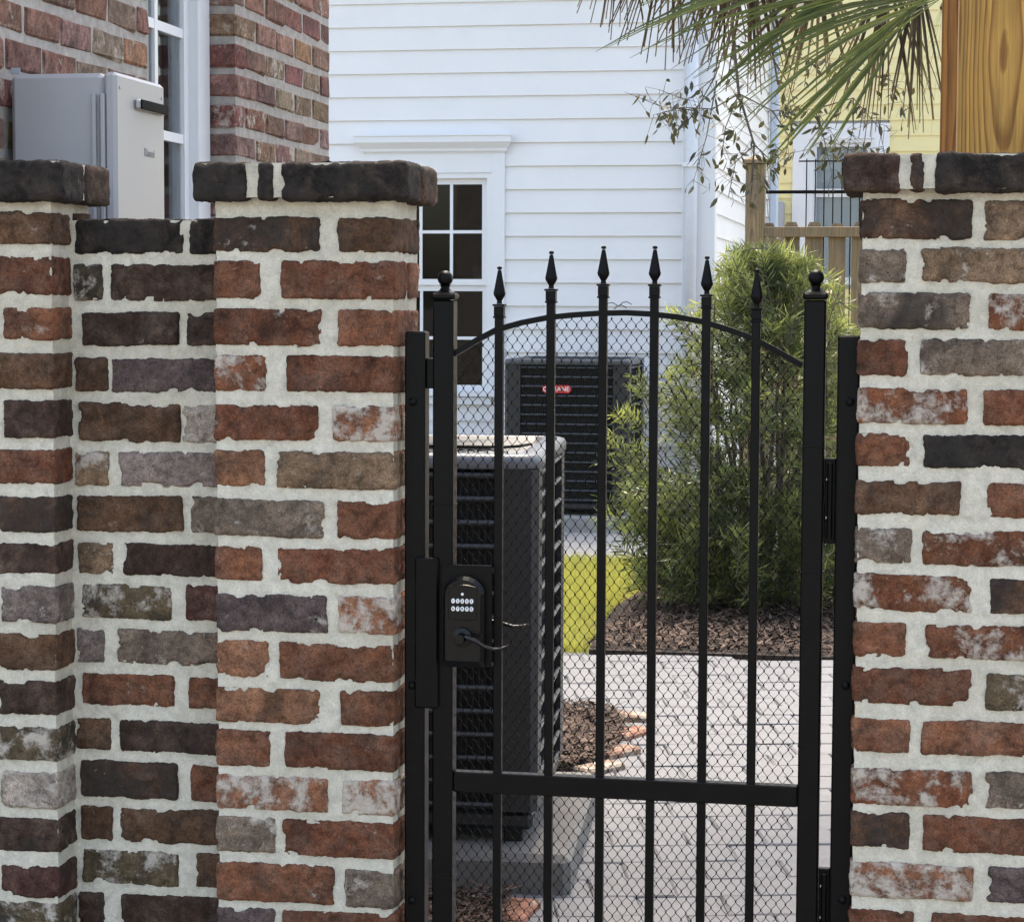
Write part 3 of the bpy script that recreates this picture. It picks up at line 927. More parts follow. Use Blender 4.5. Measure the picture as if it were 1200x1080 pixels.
# pickets with spear finials (in front of the mesh)
ph = 0.0078
for (pxb, ytip) in ((584, 312), (644, 294), (704.5, 288), (764, 288), (824.5, 300), (882.5, 315)):
    x = gx(pxb, 700).x
    ztip = gx(pxb, ytip).z
    zcol = ztip - 0.090
    pk = MB().box((x - ph, YG - ph, ZB + .0685), (x + ph, YG + ph, zcol), .0012).build('picket', M['black'], gate)
    c = MB()
    c.box((x - .0105, YG - .0105, zcol - .006), (x + .0105, YG + .0105, zcol - .002), .001)
    c.box((x - .0092, YG - .0092, zcol - .0018), (x + .0092, YG + .0092, zcol + .016), .001)
    c.box((x - .0115, YG - .0115, zcol + .0162), (x + .0115, YG + .0115, zcol + .0202), .001)
    c.build('collar', M['black'], pk)
    s = MB()
    s.lathe([(.0055, .0204), (.0045, .026), (.0105, .036), (.0115, .040), (.0100, .047), (.0040, .079), (.0032, .083)], (x, YG, zcol), 10)
    s.lathe([(.0001, .0832), (.0042, .0845), (.0048, .0868), (.0042, .0890), (.0001, .0905)], (x, YG, zcol), 10)
    s.build('finial', M['black'], pk)
# diamond wire mesh behind the pickets
CW, CH = 0.0186, 0.0264
YM = YG + .0165
nodes, edges = {}, []
NX, NZ = int((xr - xl - 2 * HS) / CW), int(1.52 / (CH / 2))
def node(i, j):
    x = xl + HS + .003 + i * CW + (CW / 2 if j % 2 else 0)
    z = ZB + .05 + j * CH / 2
    if x > xr - HS - .002 or z > arch_z(x) + 0.0015: return None
    if (i, j) not in nodes: nodes[i, j] = Vector((x + random.gauss(0, .0005), YM + random.gauss(0, .0006), z + random.gauss(0, .0006)))
    return nodes[i, j]
wm = MB()
for j in range(NZ):
    for i in range(NX + 1):
        a = node(i, j)
        if a is None: continue
        for di in ((0, 1) if j % 2 else (-1, 0)):
            if i + di < 0: continue
            b = node(i + di, j + 1)
            if b is None: continue
            sgn = 1 if b.x > a.x else -1
            bow = Vector((sgn * .0011, 0, 0))
            p1, p2 = a.lerp(b, .25) - bow * .9, a.lerp(b, .75) + bow * .9
            wm.tube([a, p1, p2, b], .0007, 4, False)
for p in nodes.values():
    r = .0019
    wm.add([p + Vector(q) * r for q in ((1, 0, 0), (0, 1, 0), (-1, 0, 0), (0, -1, 0), (0, 0, 1.5), (0, 0, -1.5))],
           [(0, 1, 4), (1, 2, 4), (2, 3, 4), (3, 0, 4), (1, 0, 5), (2, 1, 5), (3, 2, 5), (0, 3, 5)])
wm.build('wire_mesh', M['wire'], gate, kind='stuff')
# wire ties where the mesh is laced to the arch
for (px, py) in ((600, 384), (716, 358), (733, 357), (727, 361), (560, 404), (850, 388)):
    p = gx(px, py)
    MB().tube([p + Vector((-.012, .002, -.002)), p + Vector((-.005, -.004, .004)), p + Vector((.003, -.002, .0055)), p + Vector((.011, .003, .0005))], .0008, 5).build('wire_tie', M['wire'], gate)
# hinges on the right
for (y0, y1) in ((537, 637), (1018, 1100)):
    z1, z0 = gx(970, y0).z, gx(970, y1).z
    xa, xb = xr + HS + .0006, gx(979, 600).x - .0004
    h = MB().box((xa, YG + .002, z0), (xb, YG + .018, z1), .0015).build('hinge', M['black'], gate)
    MB().tube([((xa + xb) / 2, YG - .003, z0 + .01), ((xa + xb) / 2, YG - .003, z1 - .008)], .005, 10).build('hinge_pin', M['black'], h)
    for q in (.3, .75):
        MB().lathe([(.003, 0), (.003, .0015), (.001, .003)], (xa + .004, YG + .0018, z0 + (z1 - z0) * q), 8, 'Y').build('screw', M['steel'], h)
# keypad lock
zl0, zl1 = gx(548, 778).z, gx(548, 660).z
YF = YG - HS
lp = MB().box((gx(520, 720).x, YF - .004, zl0), (gx(579, 720).x, YF - .0006, zl1), .001).build('lock_plate', M['black'], gate)
xk0, xk1 = gx(524, 720).x, gx(572, 720).x
xk = (xk0 + xk1) / 2
zk = gx(548, 668).z
b = MB()
poly = []
hwk = (xk1 - xk0) / 2
ztopk, zbotk = gx(548, 672).z, gx(548, 778).z
out = [(-hwk, zbotk + .004), (-hwk + .004, zbotk), (hwk - .004, zbotk), (hwk, zbotk + .004), (hwk, ztopk - hwk * .8)]
out += [(hwk * math.cos(a), ztopk - hwk * .8 + hwk * .8 * math.sin(a)) for a in [math.pi * t / 10 for t in range(1, 10)]] + [(-hwk, ztopk - hwk * .8)]
def slab_y(mb, out, xc, y_front, y_back, inset):
    n = len(out)
    cz = sum(o[1] for o in out) / n
    V = [(xc + o[0], y_back, o[1]) for o in out] + [(xc + o[0], y_front + inset, o[1]) for o in out] + \
        [(xc + o[0] * (1 - inset / hwk * .8), y_front, cz + (o[1] - cz) * (1 - inset / .07)) for o in out]
    Fc = []
    for r in (0, 1):
        for k in range(n): Fc.append((r * n + k, r * n + (k + 1) % n, (r + 1) * n + (k + 1) % n, (r + 1) * n + k))
    Fc.append(tuple(range(2 * n, 3 * n)))
    Fc.append(tuple(range(n - 1, -1, -1)))
    return mb.add(V, Fc)
YL = YF - .0045
kl = slab_y(MB(), out, xk, YL - .022, YL, .008).build('keypad_lock', M['lockblack'], gate)
zp0, zp1 = gx(548, 722).z, gx(548, 682).z
hp = .0265
pad = MB().box((xk - hp, YL - .0245, zp0), (xk + hp, YL - .0223, zp1), .0009).build('keypad', M['lockblack'], kl)
br_ = MB().tube([Vector((xk + hp * q, YL - .0245 - .002 * (1 - q * q), zp1 - .004 + .005 * (1 - q * q))) for q in [t / 6 - 1 for t in range(13)]], .0011, 6).build('keypad_visor', M['bronze'], kl)
dig = ['1', '2', '3', '4', '5', '6', '7', '8', '9', '0']
for k in range(10):
    cx = xk + (k % 5 - 2) * .0087
    cz = gx(548, 700 if k < 5 else 709).z
    bt = MB().lathe([(.0036, 0), (.0036, .001), (.0030, .0018)], (cx, YL - .0247, cz - .0012), 12, 'Y').build('key_button', M['white_mark'], kl)
    bt.scale = (1, 1, 1.3)
    o = link('key_digit', text_mesh(dig[k], .0068, M['lockblack']), kl, Vector((cx, YL - .0268, cz + .0002)) - wloc(kl), (math.pi / 2, 0, 0))
mk = MB().lathe([(.0028, 0), (.0024, .0012)], (xk, YL - .0247, gx(548, 692).z), 10, 'Y').build('key_button', M['white_mark'], kl)
# lever handle: a rose and a wave-shaped lever
zlv = gx(548, 742).z
MB().lathe([(.019, 0), (.018, .006), (.010, .008), (.0085, .03)], (xk, YL - .0222, zlv), 18, 'Y').build('handle_rose', M['lockblack'], kl)
lv = [gx(q[0], q[1]) for q in ((544, 742), (556, 740.5), (566, 744), (576, 751), (586, 754.5), (594, 754), (603, 750.5))]
lv = [Vector((p.x, YL - .048 + .004 * abs(i - 2), p.z)) for i, p in enumerate(lv)]
MB().tube(lv, [.0055, .0050, .0042, .0036, .0032, .0027, .0016], 10).build('lever_handle', M['bronze'], kl, smooth=True)
il = [gx(q[0], q[1]) for q in ((552, 731), (575, 733), (585, 735.5), (596, 738.5), (606, 738), (614, 735.5))]
MB().tube([Vector((p.x, YG + .05, p.z)) for p in il], [.005, .0045, .0038, .0034, .003, .0015], 10).build('inner_lever_handle', M['bronze'], kl, smooth=True)
MB().box((gx(552, 730).x - .012, YG + HS + .0005, zlv - .03), (gx(552, 730).x + .012, YG + .055, zlv + .03), .004).build('inner_lock_body', M['lockblack'], kl)

# ------------------------------------------------------------------ air conditioners
def ac_unit(loc, rz, W, D, H, label, badge, lidmat='aclid'):
    """local frame: x across, -y is the front, z up from the base"""
    u = empty('air_conditioner', loc, label, 'air conditioner', 'outdoor air conditioning units', rz)
    hx, hy = W / 2, D / 2
    cw = 0.105
    L = lambda mb, name, mat, par=u, **k: mb.build(name, mat, par, world=False, **k)
    for sx in (-1, 1):
        for sy in (-1, 1):
            L(MB().box((sx * (hx - .04), sy * (hy - .04), 0), (sx * (hx - .09), sy * (hy - .09), .035), .004), 'foot', M['accoil'])
    L(MB().box((-hx + .012, -hy + .012, .0355), (hx - .012, hy - .012, .085), .012), 'base_pan', M['ac'])
    L(MB().box((-hx + .035, -hy + .035, .0855), (hx - .035, hy - .035, H - .043)), 'coil', M['accoil'])
    z0, z1 = .0858, H - .0385
    for sx in (-1, 1):
        for sy in (-1, 1):
            c = .018
            P = [(hx, hy - c), (hx - c, hy), (hx - cw, hy), (hx - cw, hy - .016), (hx - .02, hy - .016), (hx - .016, hy - .02), (hx - .016, hy - cw), (hx, hy - cw)]
            P = [(sx * a, sy * b) for a, b in P]
            if sx * sy < 0: P = P[::-1]
            L(MB().prism(P[::-1] if False else P, z0, z1), 'corner_post', M['ac'])
    # louvred panels between the posts
    n = int((z1 - z0) / .0595)
    for side in range(4):
        half = (hx if side % 2 == 0 else hy) - cw - .002
        off = hy if side % 2 == 0 else hx
        rot = Matrix.Rotation(side * math.pi / 2, 4, 'Z')
        for k in range(n + 1):
            z = z0 + .012 + k * (z1 - z0 - .03) / n
            tilt = Matrix.Translation((0, -off + .012, z)) @ Matrix.Rotation(R(-28), 4, 'X')
            L(MB().box((-half, -.012, -.0065), (half, .010, .0065), .003, rot @ tilt), 'slat', M['acslat'])
        wb = MB()
        m = int(half * 2 / .0155)
        for k in range(m + 1):
            x = -half + k * 2 * half / m
            wb.box((x - .0022, -off + .021, z0), (x + .0022, -off + .027, z1), 0, rot)
        L(wb, 'grille_bars', M['accoil'], kind='stuff')
    # lid: rounded slab with a raised rim and a fan guard
    def rrect(a, b, r, n=6):
        o = []
        for (cx, cy, s) in ((a - r, b - r, 0), (-a + r, b - r, 1), (-a + r, -b + r, 2), (a - r, -b + r, 3)):
            for t in range(n + 1):
                an = math.pi / 2 * (s + t / n)
                o.append((cx + r * math.cos(an), cy + r * math.sin(an)))
        return o
    lb = MB()
    rings = [(0.004, H - .038, 0), (0.008, H - .034, 0), (0.008, H - .014, 0), (0.003, H - .004, 0), (-.010, H, 0), (-.05, H, 0), (-.065, H - .045, 0)]
    nn = 28
    V, Fc = [], []
    for (e, z, _) in rings:
        V += [(p[0], p[1], z) for p in rrect(hx + e, hy + e, .06 + e * .5)]
    for i in range(len(rings) - 1):
        for k in range(nn): Fc.append((i * nn + k, i * nn + (k + 1) % nn, (i + 1) * nn + (k + 1) % nn, (i + 1) * nn + k))
    Fc.append(tuple((len(rings) - 1) * nn + k for k in range(nn)))
    Fc.append(tuple(range(nn - 1, -1, -1)))
    lid = L(lb.add(V, Fc), 'lid', M[lidmat])
    for f in lid.data.polygons: f.use_smooth = len(f.vertices) == 4
    fg = MB()
    for r in [.06 + .028 * t for t in range(9)]:
        fg.tube([(r * math.cos(a), r * math.sin(a), .012 + .012 * (1 - (r / .3) ** 2)) for a in [2 * math.pi * t / 28 for t in range(29)]], .0022, 5, False)
    for t in range(8):
        a = math.pi * t / 4
        fg.tube([(.02 * math.cos(a), .02 * math.sin(a), .022), (.29 * math.cos(a), .29 * math.sin(a), .008)], .003, 5)
    fg.build('fan_guard', M['ac'], lid, world=False).location.z += H - .040 - lid.location.z
    if badge:
        bx, bz = badge
        o = MB()
        oo = [(a, b) for a, b in rrect(.098, .026, .024, 4)]
        o.add([(bx + a, -hy - .002, bz + b) for a, b in oo] + [(bx + a, -hy + .004, bz + b) for a, b in oo],
              [tuple(range(len(oo)))] + [(k, k + len(oo), (k + 1) % len(oo) + len(oo), (k + 1) % len(oo)) for k in range(len(oo))])
        bd = L(o, 'badge', M['red'])
        link('badge_lettering', text_mesh('TRANE', .042, M['white_mark']), bd, Vector((bx + .018, -hy - .0027, bz)) - bd.location, (math.pi / 2, 0, 0))
        ring = MB().tube([(bx - .074 + .012 * math.cos(a), -hy - .0028, bz + .012 * math.sin(a)) for a in [2 * math.pi * t / 14 for t in range(15)]], .003, 5, False)
        ring.build('badge_emblem', M['white_mark'], bd, world=False).location -= bd.location
    return u

# near unit on its pad
pad_c = PZ(668, 1049)                               # near right bottom corner of the pad
RZN = R(4.3)
PADH = 0.10
PW_, PD_ = 1.06, 1.02
mrot = Matrix.Rotation(RZN, 4, 'Z')
cen = pad_c + mrot @ Vector((-PW_ / 2, PD_ / 2, 0))
pd = MB().box((-PW_ / 2, -PD_ / 2, -.02), (PW_ / 2, PD_ / 2, PADH), .018)
po = pd.build('equipment_pad', M['concrete'], None)
po.location = (cen.x, cen.y, -.02); po.rotation_euler = (0, 0, RZN)
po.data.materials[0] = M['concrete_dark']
tag(po, 'grey concrete pad under the near air conditioner by the gate', 'concrete pad', 'concrete equipment pads')
# front right lower corner of the unit
ac1 = PY(640, 968, pad_c.y + 0.10)
WN, DN, HN = 0.82, 0.80, 1.005
t = cen + mrot @ Vector((PW_ / 2 - WN / 2 - .095, -PD_ / 2 + DN / 2 + .10, 0))
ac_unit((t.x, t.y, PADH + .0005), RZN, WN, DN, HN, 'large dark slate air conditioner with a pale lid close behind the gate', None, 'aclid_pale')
cb_y = t.y - 0.18
p0 = [PY(470, 529, cb_y), PY(540, 528, cb_y), PY(590, 527, cb_y), PY(608, 521, cb_y + .05), PY(622, 511, cb_y + .14)]
tag(MB().tube([Vector((p.x, p.y, PADH + HN + .006)) for p in p0], .004, 7).build('cable', M['wire']), 'thin black cable lying on the lid of the near air conditioner', 'cable')

# far unit against the white house
q0 = PZ(650, 622)
PADW = 1.05
xc = (PY(590, 520, q0.y + .1).x + PY(738, 520, q0.y + .1).x) / 2
xc = PY(664, 520, q0.y + .1).x
pd = MB().box((xc - .62, q0.y, -.02), (xc + .85, q0.y + .92, .095), .01)
tag(pd.build('equipment_pad', M['concrete']), 'grey concrete pad under the far air conditioner against the white house', 'concrete pad', 'concrete equipment pads')
ac_unit((xc, q0.y + .07 + .40, .0955), 0, PY(735, 500, q0.y + .07).x - PY(589, 500, q0.y + .07).x, .78, PY(660, 421, q0.y + .07).z - .0955,
        'smaller dark air conditioner with a red badge against the white house', (PY(652, 456, q0.y + .07).x - xc, PY(652, 456, q0.y + .07).z - .0955))

# ------------------------------------------------------------------ white house
def window_front(parent, x0, x1, z0, z1, yw, cols, rows, split, name='window', mat=M['trim'], glass='glass'):
    """sash window in a wall facing -Y whose face is at yw: frame, two sashes of panes"""
    fr = MB()
    fw = .035
    fr.box((x0, yw - .012, z0), (x0 + fw, yw + .09, z1)); fr.box((x1 - fw, yw - .012, z0), (x1, yw + .09, z1))
    fr.box((x0 + fw, yw - .011, z1 - fw), (x1 - fw, yw + .09, z1)); fr.box((x0 - .04, yw - .05, z0 - .035), (x1 + .04, yw + .09, z0))
    win = fr.build(name, mat, parent)
    zs = [(z0, split, yw + .05), (split, z1 - fw, yw + .028)]
    for (a, b, yy) in zs:
        s = MB()
        xa, xb = x0 + fw, x1 - fw
        sw = .042
        s.box((xa, yy, a), (xa + sw, yy + .02, b)); s.box((xb - sw, yy, a), (xb, yy + .02, b))
        s.box((xa + sw, yy + .001, a), (xb - sw, yy + .019, a + sw)); s.box((xa + sw, yy + .001, b - sw), (xb - sw, yy + .019, b))
        s.build('sash', mat, win)
        gx0, gx1, gz0, gz1 = xa + sw, xb - sw, a + sw, b - sw
        mw = .011
        for c in range(1, cols):
            x = gx0 + (gx1 - gx0) * c / cols
            MB().box((x - mw, yy + .003, gz0), (x + mw, yy + .015, gz1)).build('muntin', mat, win)
        for r_ in range(1, rows):
            z = gz0 + (gz1 - gz0) * r_ / rows
            MB().box((gx0, yy + .004, z - mw), (gx1, yy + .014, z + mw)).build('muntin', mat, win)
        for c in range(cols):
            for r_ in range(rows):
                xa_, xb_ = gx0 + (gx1 - gx0) * c / cols, gx0 + (gx1 - gx0) * (c + 1) / cols
                za, zb = gz0 + (gz1 - gz0) * r_ / rows, gz0 + (gz1 - gz0) * (r_ + 1) / rows
                pn = MB().box((xa_ - .002, yy + .0085, za - .002), (xb_ + .002, yy + .0105, zb + .002))
                tl = random.uniform(-.004, .004)
                pn.build('pane', M[glass], win)
    return win

YH = Y_HOUSE
XH_L, XH_R = PY(120, 300, YH).x, PY(834, 300, YH).x
ZH_T = 4.25
HD = 5.6
wh = empty('white_house', ((XH_L + XH_R) / 2, YH + HD / 2, 0), 'white house with horizontal lap siding behind the gate', 'house')
wx0, wx1 = PY(444, 300, YH).x, PY(577, 300, YH).x          # window opening
wz0, wz1 = PY(520, 458, YH).z, PY(520, 203, YH).z
wl = MB()
T = .18
wl.box((XH_L, YH + .02, -.05), (wx0, YH + T, ZH_T)); wl.box((wx1, YH + .02, -.05), (XH_R - .02, YH + T, ZH_T))
wl.box((wx0, YH + .0202, -.05), (wx1, YH + T - .001, wz0 - .03)); wl.box((wx0, YH + .0202, wz1), (wx1, YH + T - .001, ZH_T))
wl.box((XH_R - T, YH + T, -.05), (XH_R - .021, YH + HD, ZH_T)); wl.box((XH_L, YH + T, -.05), (XH_L + T, YH + HD, ZH_T))
wl.box((XH_L + T, YH + HD - T, -.05), (XH_R - T, YH + HD, ZH_T))
wl.build('wall', M['sheath'], wh)
MB().box((XH_L + T, YH + 2.6, 0), (XH_R - T, YH + 2.65, ZH_T)).build('inner_wall', M['interior'], wh)
MB().box((XH_L + T, YH + T, -.04), (XH_R - T, YH + 2.6, 0.02)).build('inner_floor', M['interior'], wh)
MB().box((XH_L - .35, YH - .35, ZH_T), (XH_R + .35, YH + HD + .35, ZH_T + .12)).build('eave', M['trim'], wh)
xm = (XH_L + XH_R) / 2
rf = MB().add([(XH_L - .4, YH - .4, ZH_T + .1205), (XH_R + .4, YH - .4, ZH_T + .1205), (XH_R + .4, YH + HD + .4, ZH_T + .1205), (XH_L - .4, YH + HD + .4, ZH_T + .1205),
               (XH_L + 1, YH + HD / 2, ZH_T + 1.2), (XH_R - 2, YH + HD / 2, ZH_T + 1.2)],
              [(0, 1, 5, 4), (1, 2, 5), (2, 3, 4, 5), (3, 0, 4), (3, 2, 1, 0)])
rf.build('roof', M['roof'], wh)
EXPO = (PY(700, 303.6, YH).z - PY(700, 331, YH).z)
zref = PY(700, 304, YH).z
casL, casR = PY(428, 300, YH).x, PY(592, 300, YH).x
casT = PY(500, 180, YH).z
casB = wz0 - .04
cor_x = PY(799, 300, YH).x
k0 = -int((zref + .02) / EXPO)
def plank_front(x0, x1, z0, jit):
    z1 = z0 + EXPO + .02
    V = [(x0, YH - .0145, z0), (x1, YH - .0145, z0), (x1, YH + .004, z1), (x0, YH + .004, z1), (x0, YH + .0195, z0), (x1, YH + .0195, z0), (x1, YH + .0195, z1), (x0, YH + .0195, z1)]
    MB().add(V, [(0, 1, 2, 3), (1, 5, 6, 2), (4, 0, 3, 7), (3, 2, 6, 7), (4, 5, 1, 0), (5, 4, 7, 6)]).build('siding_plank', M['siding'], wh)
k = k0
while zref + k * EXPO < ZH_T - .02:
    z0 = zref + k * EXPO
    z1 = z0 + EXPO
    spans = [(XH_L, cor_x)]
    if z1 > casB - .02 and z0 < casT + .06:
        if z0 < casB or z1 > casT + .03: pass
        spans = [(XH_L, casL), (casR, cor_x)]
        if z0 < casB and casB - z0 > EXPO * .6: spans = [(XH_L, cor_x)] if casB - z0 >= EXPO else spans
    for (a, b) in spans: plank_front(a, b, z0, 0)
    k += 1
# side wall planks (facing +X)
k = k0
while zref + k * EXPO < ZH_T - .02:
    z0 = zref + k * EXPO
    z1 = z0 + EXPO + .02
    y0, y1 = YH + .12, YH + HD
    V = [(XH_R + .013, y0, z0), (XH_R + .013, y1, z0), (XH_R - .004, y1, z1), (XH_R - .004, y0, z1), (XH_R - .0195, y0, z0), (XH_R - .0195, y1, z0), (XH_R - .0195, y1, z1), (XH_R - .0195, y0, z1)]
    MB().add(V, [(0, 1, 2, 3), (1, 5, 6, 2), (4, 0, 3, 7), (3, 2, 6, 7), (4, 5, 1, 0), (5, 4, 7, 6)]).build('siding_plank', M['siding'], wh)
    k += 1
MB().box((cor_x + .001, YH - .022, -.04), (XH_R + .0225, YH + .118, ZH_T - .002), .003).build('corner_board', M['trim'], wh)
dsx0, dsx1 = PY(801, 300, YH - .1).x, PY(816, 300, YH - .1).x
ds = MB().tube([((dsx0 + dsx1) / 2, YH - .074, .12), ((dsx0 + dsx1) / 2, YH - .074, ZH_T - .003)], (dsx1 - dsx0) / 2, 16).build('downspout', M['pipe'], wh, smooth=True)
for z in (.8, 2.4, 3.7): MB().box((dsx0 - .012, YH - .128, z), (dsx1 + .012, YH - .0235, z + .03), .002).build('strap', M['trim'], ds)
MB().box((XH_R + .02, YH + HD - .25, .1), (XH_R + .10, YH + HD - .14, ZH_T - .003), .016).build('downspout', M['bluewhite'], wh)
# window casing with a moulded head
cz = MB()
cz.box((casL, YH - .028, casB), (wx0, YH + .019, casT - .001)); cz.box((wx1, YH - .028, casB), (casR, YH + .019, casT - .001))
cz.box((wx0 + .0005, YH - .0275, wz1), (wx1 - .0005, YH + .018, casT - .0015))
cz.box((wx0 - .002, YH - .04, wz0 - .09), (wx1 + .002, YH + .018, wz0 - .04))
cz.build('window_casing', M['trim'], wh)
h0, h1 = PY(416, 170, YH - .06).x, PY(605, 170, YH - .06).x
zc0, zc1 = PY(510, 180, YH - .06).z, PY(510, 158, YH - .06).z
prof = [(YH - .03, zc0), (YH - .036, zc0 + .012), (YH - .05, zc0 + .016), (YH - .054, zc0 + .035), (YH - .085, zc0 + .07), (YH - .092, zc0 + .078), (YH - .092, zc1 - .012), (YH - .10, zc1 - .010), (YH - .10, zc1), (YH + .018, zc1 + .01), (YH + .018, zc0)]
n = len(prof)
V = [(casL - (YH - .03 - y) * .9 if y < YH - .03 else casL, y, z) for y, z in prof] + [(casR + (YH - .03 - y) * .9 if y < YH - .03 else casR, y, z) for y, z in prof]
MB().add(V, [(i, (i + 1) % n, n + (i + 1) % n, n + i) for i in range(n)] + [tuple(range(n)), tuple(range(2 * n - 1, n - 1, -1))]).build('window_head', M['trim'], wh)
spl = PY(520, 334, YH).z
window_front(wh, wx0 + .001, wx1 - .001, wz0, wz1 - .001, YH - .008, 3, 2, spl)
# pale tub on the window sill inside
a, b_ = PY(548, 326, YH + .14), PY(564, 309, YH + .14)
tub = MB()
tub.lathe([(.030, 0), (.036, .07), (.040, .072), (.040, .085), (.036, .086)], ((a.x + b_.x) / 2, YH + .22, a.z), 4)
tag(tub.build('plastic_tub', M['white_plastic']), 'small pale plastic tub seen inside the white house window', 'tub')
# outdoor tap on the wall behind the near unit
tp = empty('wall_tap', PY(499, 514, YH - .02), 'small dark tap on the white siding left of the gate stile', 'tap')
pz = PY(499, 514, YH - .013)
MB().lathe([(.03, 0), (.026, .02), (.012, .025), (.012, .07)], (pz.x, pz.y - .001, pz.z), 10, 'Y').build('tap_body', M['bronze'], tp)
MB().lathe([(.035, 0), (.035, .012)], (pz.x, pz.y - .075, pz.z + .03), 10, 'Y').build('tap_wheel', M['bronze'], tp)

# ------------------------------------------------------------------ brick house with the window, left
XW = PY(-9, 60, 0.47).x
def ycol(px): return PX(px, 150, XW).y
yO0, yO1, yE = ycol(175), ycol(276), ycol(387)
yS = 0.235
ZT = 3.6
WZ0, WZ1 = 0.85, 2.62
bh = empty('brick_house', (XW - 1.5, (yS + yE) / 2, 0), 'old brick house with a white sash window beyond the left wall', 'house')
th_ = .22
wl = MB()
wl.box((XW - th_, yS, -.05), (XW - .004, yO0 - .004, ZT)); wl.box((XW - th_, yO1 + .014, -.05), (XW - .004, yE - .004, ZT))
wl.box((XW - th_ + .001, yO0, -.05), (XW - .0045, yO1 + .02, WZ0)); wl.box((XW - th_ + .001, yO0, WZ1), (XW - .0045, yO1 + .02, ZT))
wl.box((XW - 3, yE - th_, -.05), (XW - th_, yE - .004, ZT)); wl.box((XW - 3, yS, -.05), (XW - th_, yS + th_, ZT)); wl.box((XW - 3, yS + th_, -.05), (XW - 3 + th_, yE - th_, ZT))
hw_ = wl.build('wall', M['house_mortar'], bh)
MB().box((XW - 3.2, yS - .12, ZT), (XW + .3, yE + .3, ZT + .15)).build('eave', M['trim'], bh)
MB().add([(XW - 3.25, yS - .14, ZT + .151), (XW + .35, yS - .14, ZT + .151), (XW + .35, yE + .35, ZT + .151), (XW - 3.25, yE + .35, ZT + .151), (XW - 1.5, (yS + yE) / 2, ZT + 1.4)],
         [(0, 1, 4), (1, 2, 4), (2, 3, 4), (3, 0, 4), (3, 2, 1, 0)]).build('roof', M['roof'], bh)
MB().box((XW - 3 + th_, yS + th_, 0), (XW - th_, yE - th_, .02)).build('inner_floor', M['interior'], bh)
hb = {}
def hb_mesh(length, var):
    key = (round(length, 3), var)
    if key not in hb:
        V, Fc = cham((-.10, -length / 2, -.0325), (0.0, length / 2, .0325), .006)
        rr = random.Random(var * 13 + int(length * 1000))
        V = [(v[0] + rr.uniform(-.003, .003), v[1] + rr.uniform(-.0035, .0035), v[2] + rr.uniform(-.0035, .0035)) for v in V]
        hb[key] = make_mesh('brick', V, Fc, M['house_brick'])
    return hb[key]
HBC = [(150, 113, 97), (142, 104, 88), (156, 120, 104), (134, 97, 83), (150, 116, 99), (141, 107, 93), (158, 124, 107), (128, 93, 80)]
nb = 0
crs = .086
for r_ in range(int(1.15 / crs), int(2.95 / crs)):
    zc = (r_ + .5) * crs
    for seg, (ya, yb) in enumerate(((yS, yO0), (yO1, yE))):
        if WZ1 < zc - .02 and seg == 0: ya, yb = yS, yE
        elif WZ1 < zc - .02: continue
        y = ya
        # start with a header on odd courses
        first = True
        while y < yb - .03:
            ln = .098 if (first and r_ % 2) else .205
            first = False
            if yb - y - ln < .05: ln = yb - y
            if yb - y < .05: break
            ln_b = round(max(.05, ln - .012), 2)
            o = link('brick', hb_mesh(ln_b, random.randrange(4)), hw_, Vector((XW + random.uniform(-.003, .003), y + ln / 2, zc + random.uniform(-.002, .002))) - wloc(hw_),
                     (0, 0, random.uniform(-.012, .012)))
            o.color = srgb(*[c * random.uniform(.9, 1.06) for c in random.choice(HBC)])
            o['lime'] = random.choice((.1, .2, .3, .45)); o['soot'] = random.choice((0, .05, .15))
            nb += 1
            y += ln
print('house bricks', nb)
# window in the brick wall (facing +X), set back in its reveal
xf = XW - .075
win = MB()
cas = .10
win.box((xf - .08, yO0 + .001, WZ0 + .03), (xf, yO0 + cas, WZ1 - .001), .003); win.box((xf - .08, yO1 - cas, WZ0 + .03), (xf, yO1 - .001, WZ1 - .001), .003)
win.box((xf - .079, yO0 + cas, WZ1 - cas), (xf - .001, yO1 - cas, WZ1 - .0012), .003); win.box((xf - .08, yO0 + .0012, WZ0 + .0005), (xf + .085, yO1 - .0012, WZ0 + .03), .003)
win = win.build('window', M['trim'], bh)
ya, yb = yO0 + cas, yO1 - cas
ys_ = [ya + .03, (ya + yb) / 2, yb - .03]
xs = xf - .03
fr = MB()
fr.box((xs - .03, ya, WZ0 + .03), (xs, ya + .04, WZ1 - cas)); fr.box((xs - .03, yb - .04, WZ0 + .03), (xs, yb, WZ1 - cas))
fr.box((xs - .029, ya + .04, WZ0 + .0305), (xs - .001, yb - .04, WZ0 + .08)); fr.box((xs - .029, ya + .04, WZ1 - cas - .05), (xs - .001, yb - .04, WZ1 - cas - .0005))
fr.build('sash', M['trim'], win)
MB().box((xs - .025, (ya + yb) / 2 - .012, WZ0 + .08), (xs - .003, (ya + yb) / 2 + .012, WZ1 - cas - .05)).build('muntin', M['trim'], win)
zr = []
for py in (36, 161, 286, -90):
    zr.append(PX(205, py, xs).z)
for z in zr:
    if WZ0 + .1 < z < WZ1 - cas - .06: MB().box((xs - .024, ya + .04, z - .013), (xs - .004, yb - .04, z + .013)).build('muntin', M['trim'], win)
zz = sorted([WZ0 + .08] + [z for z in zr if WZ0 + .1 < z < WZ1 - cas - .06] + [WZ1 - cas - .05])
for (za, zb) in zip(zz, zz[1:]):
    for (p, q) in ((ya + .04, (ya + yb) / 2), ((ya + yb) / 2, yb - .04)):
        MB().box((xs - .016, p - .002, za - .002), (xs - .012, q + .002, zb + .002)).build('pane', M['glass_pale'], win)
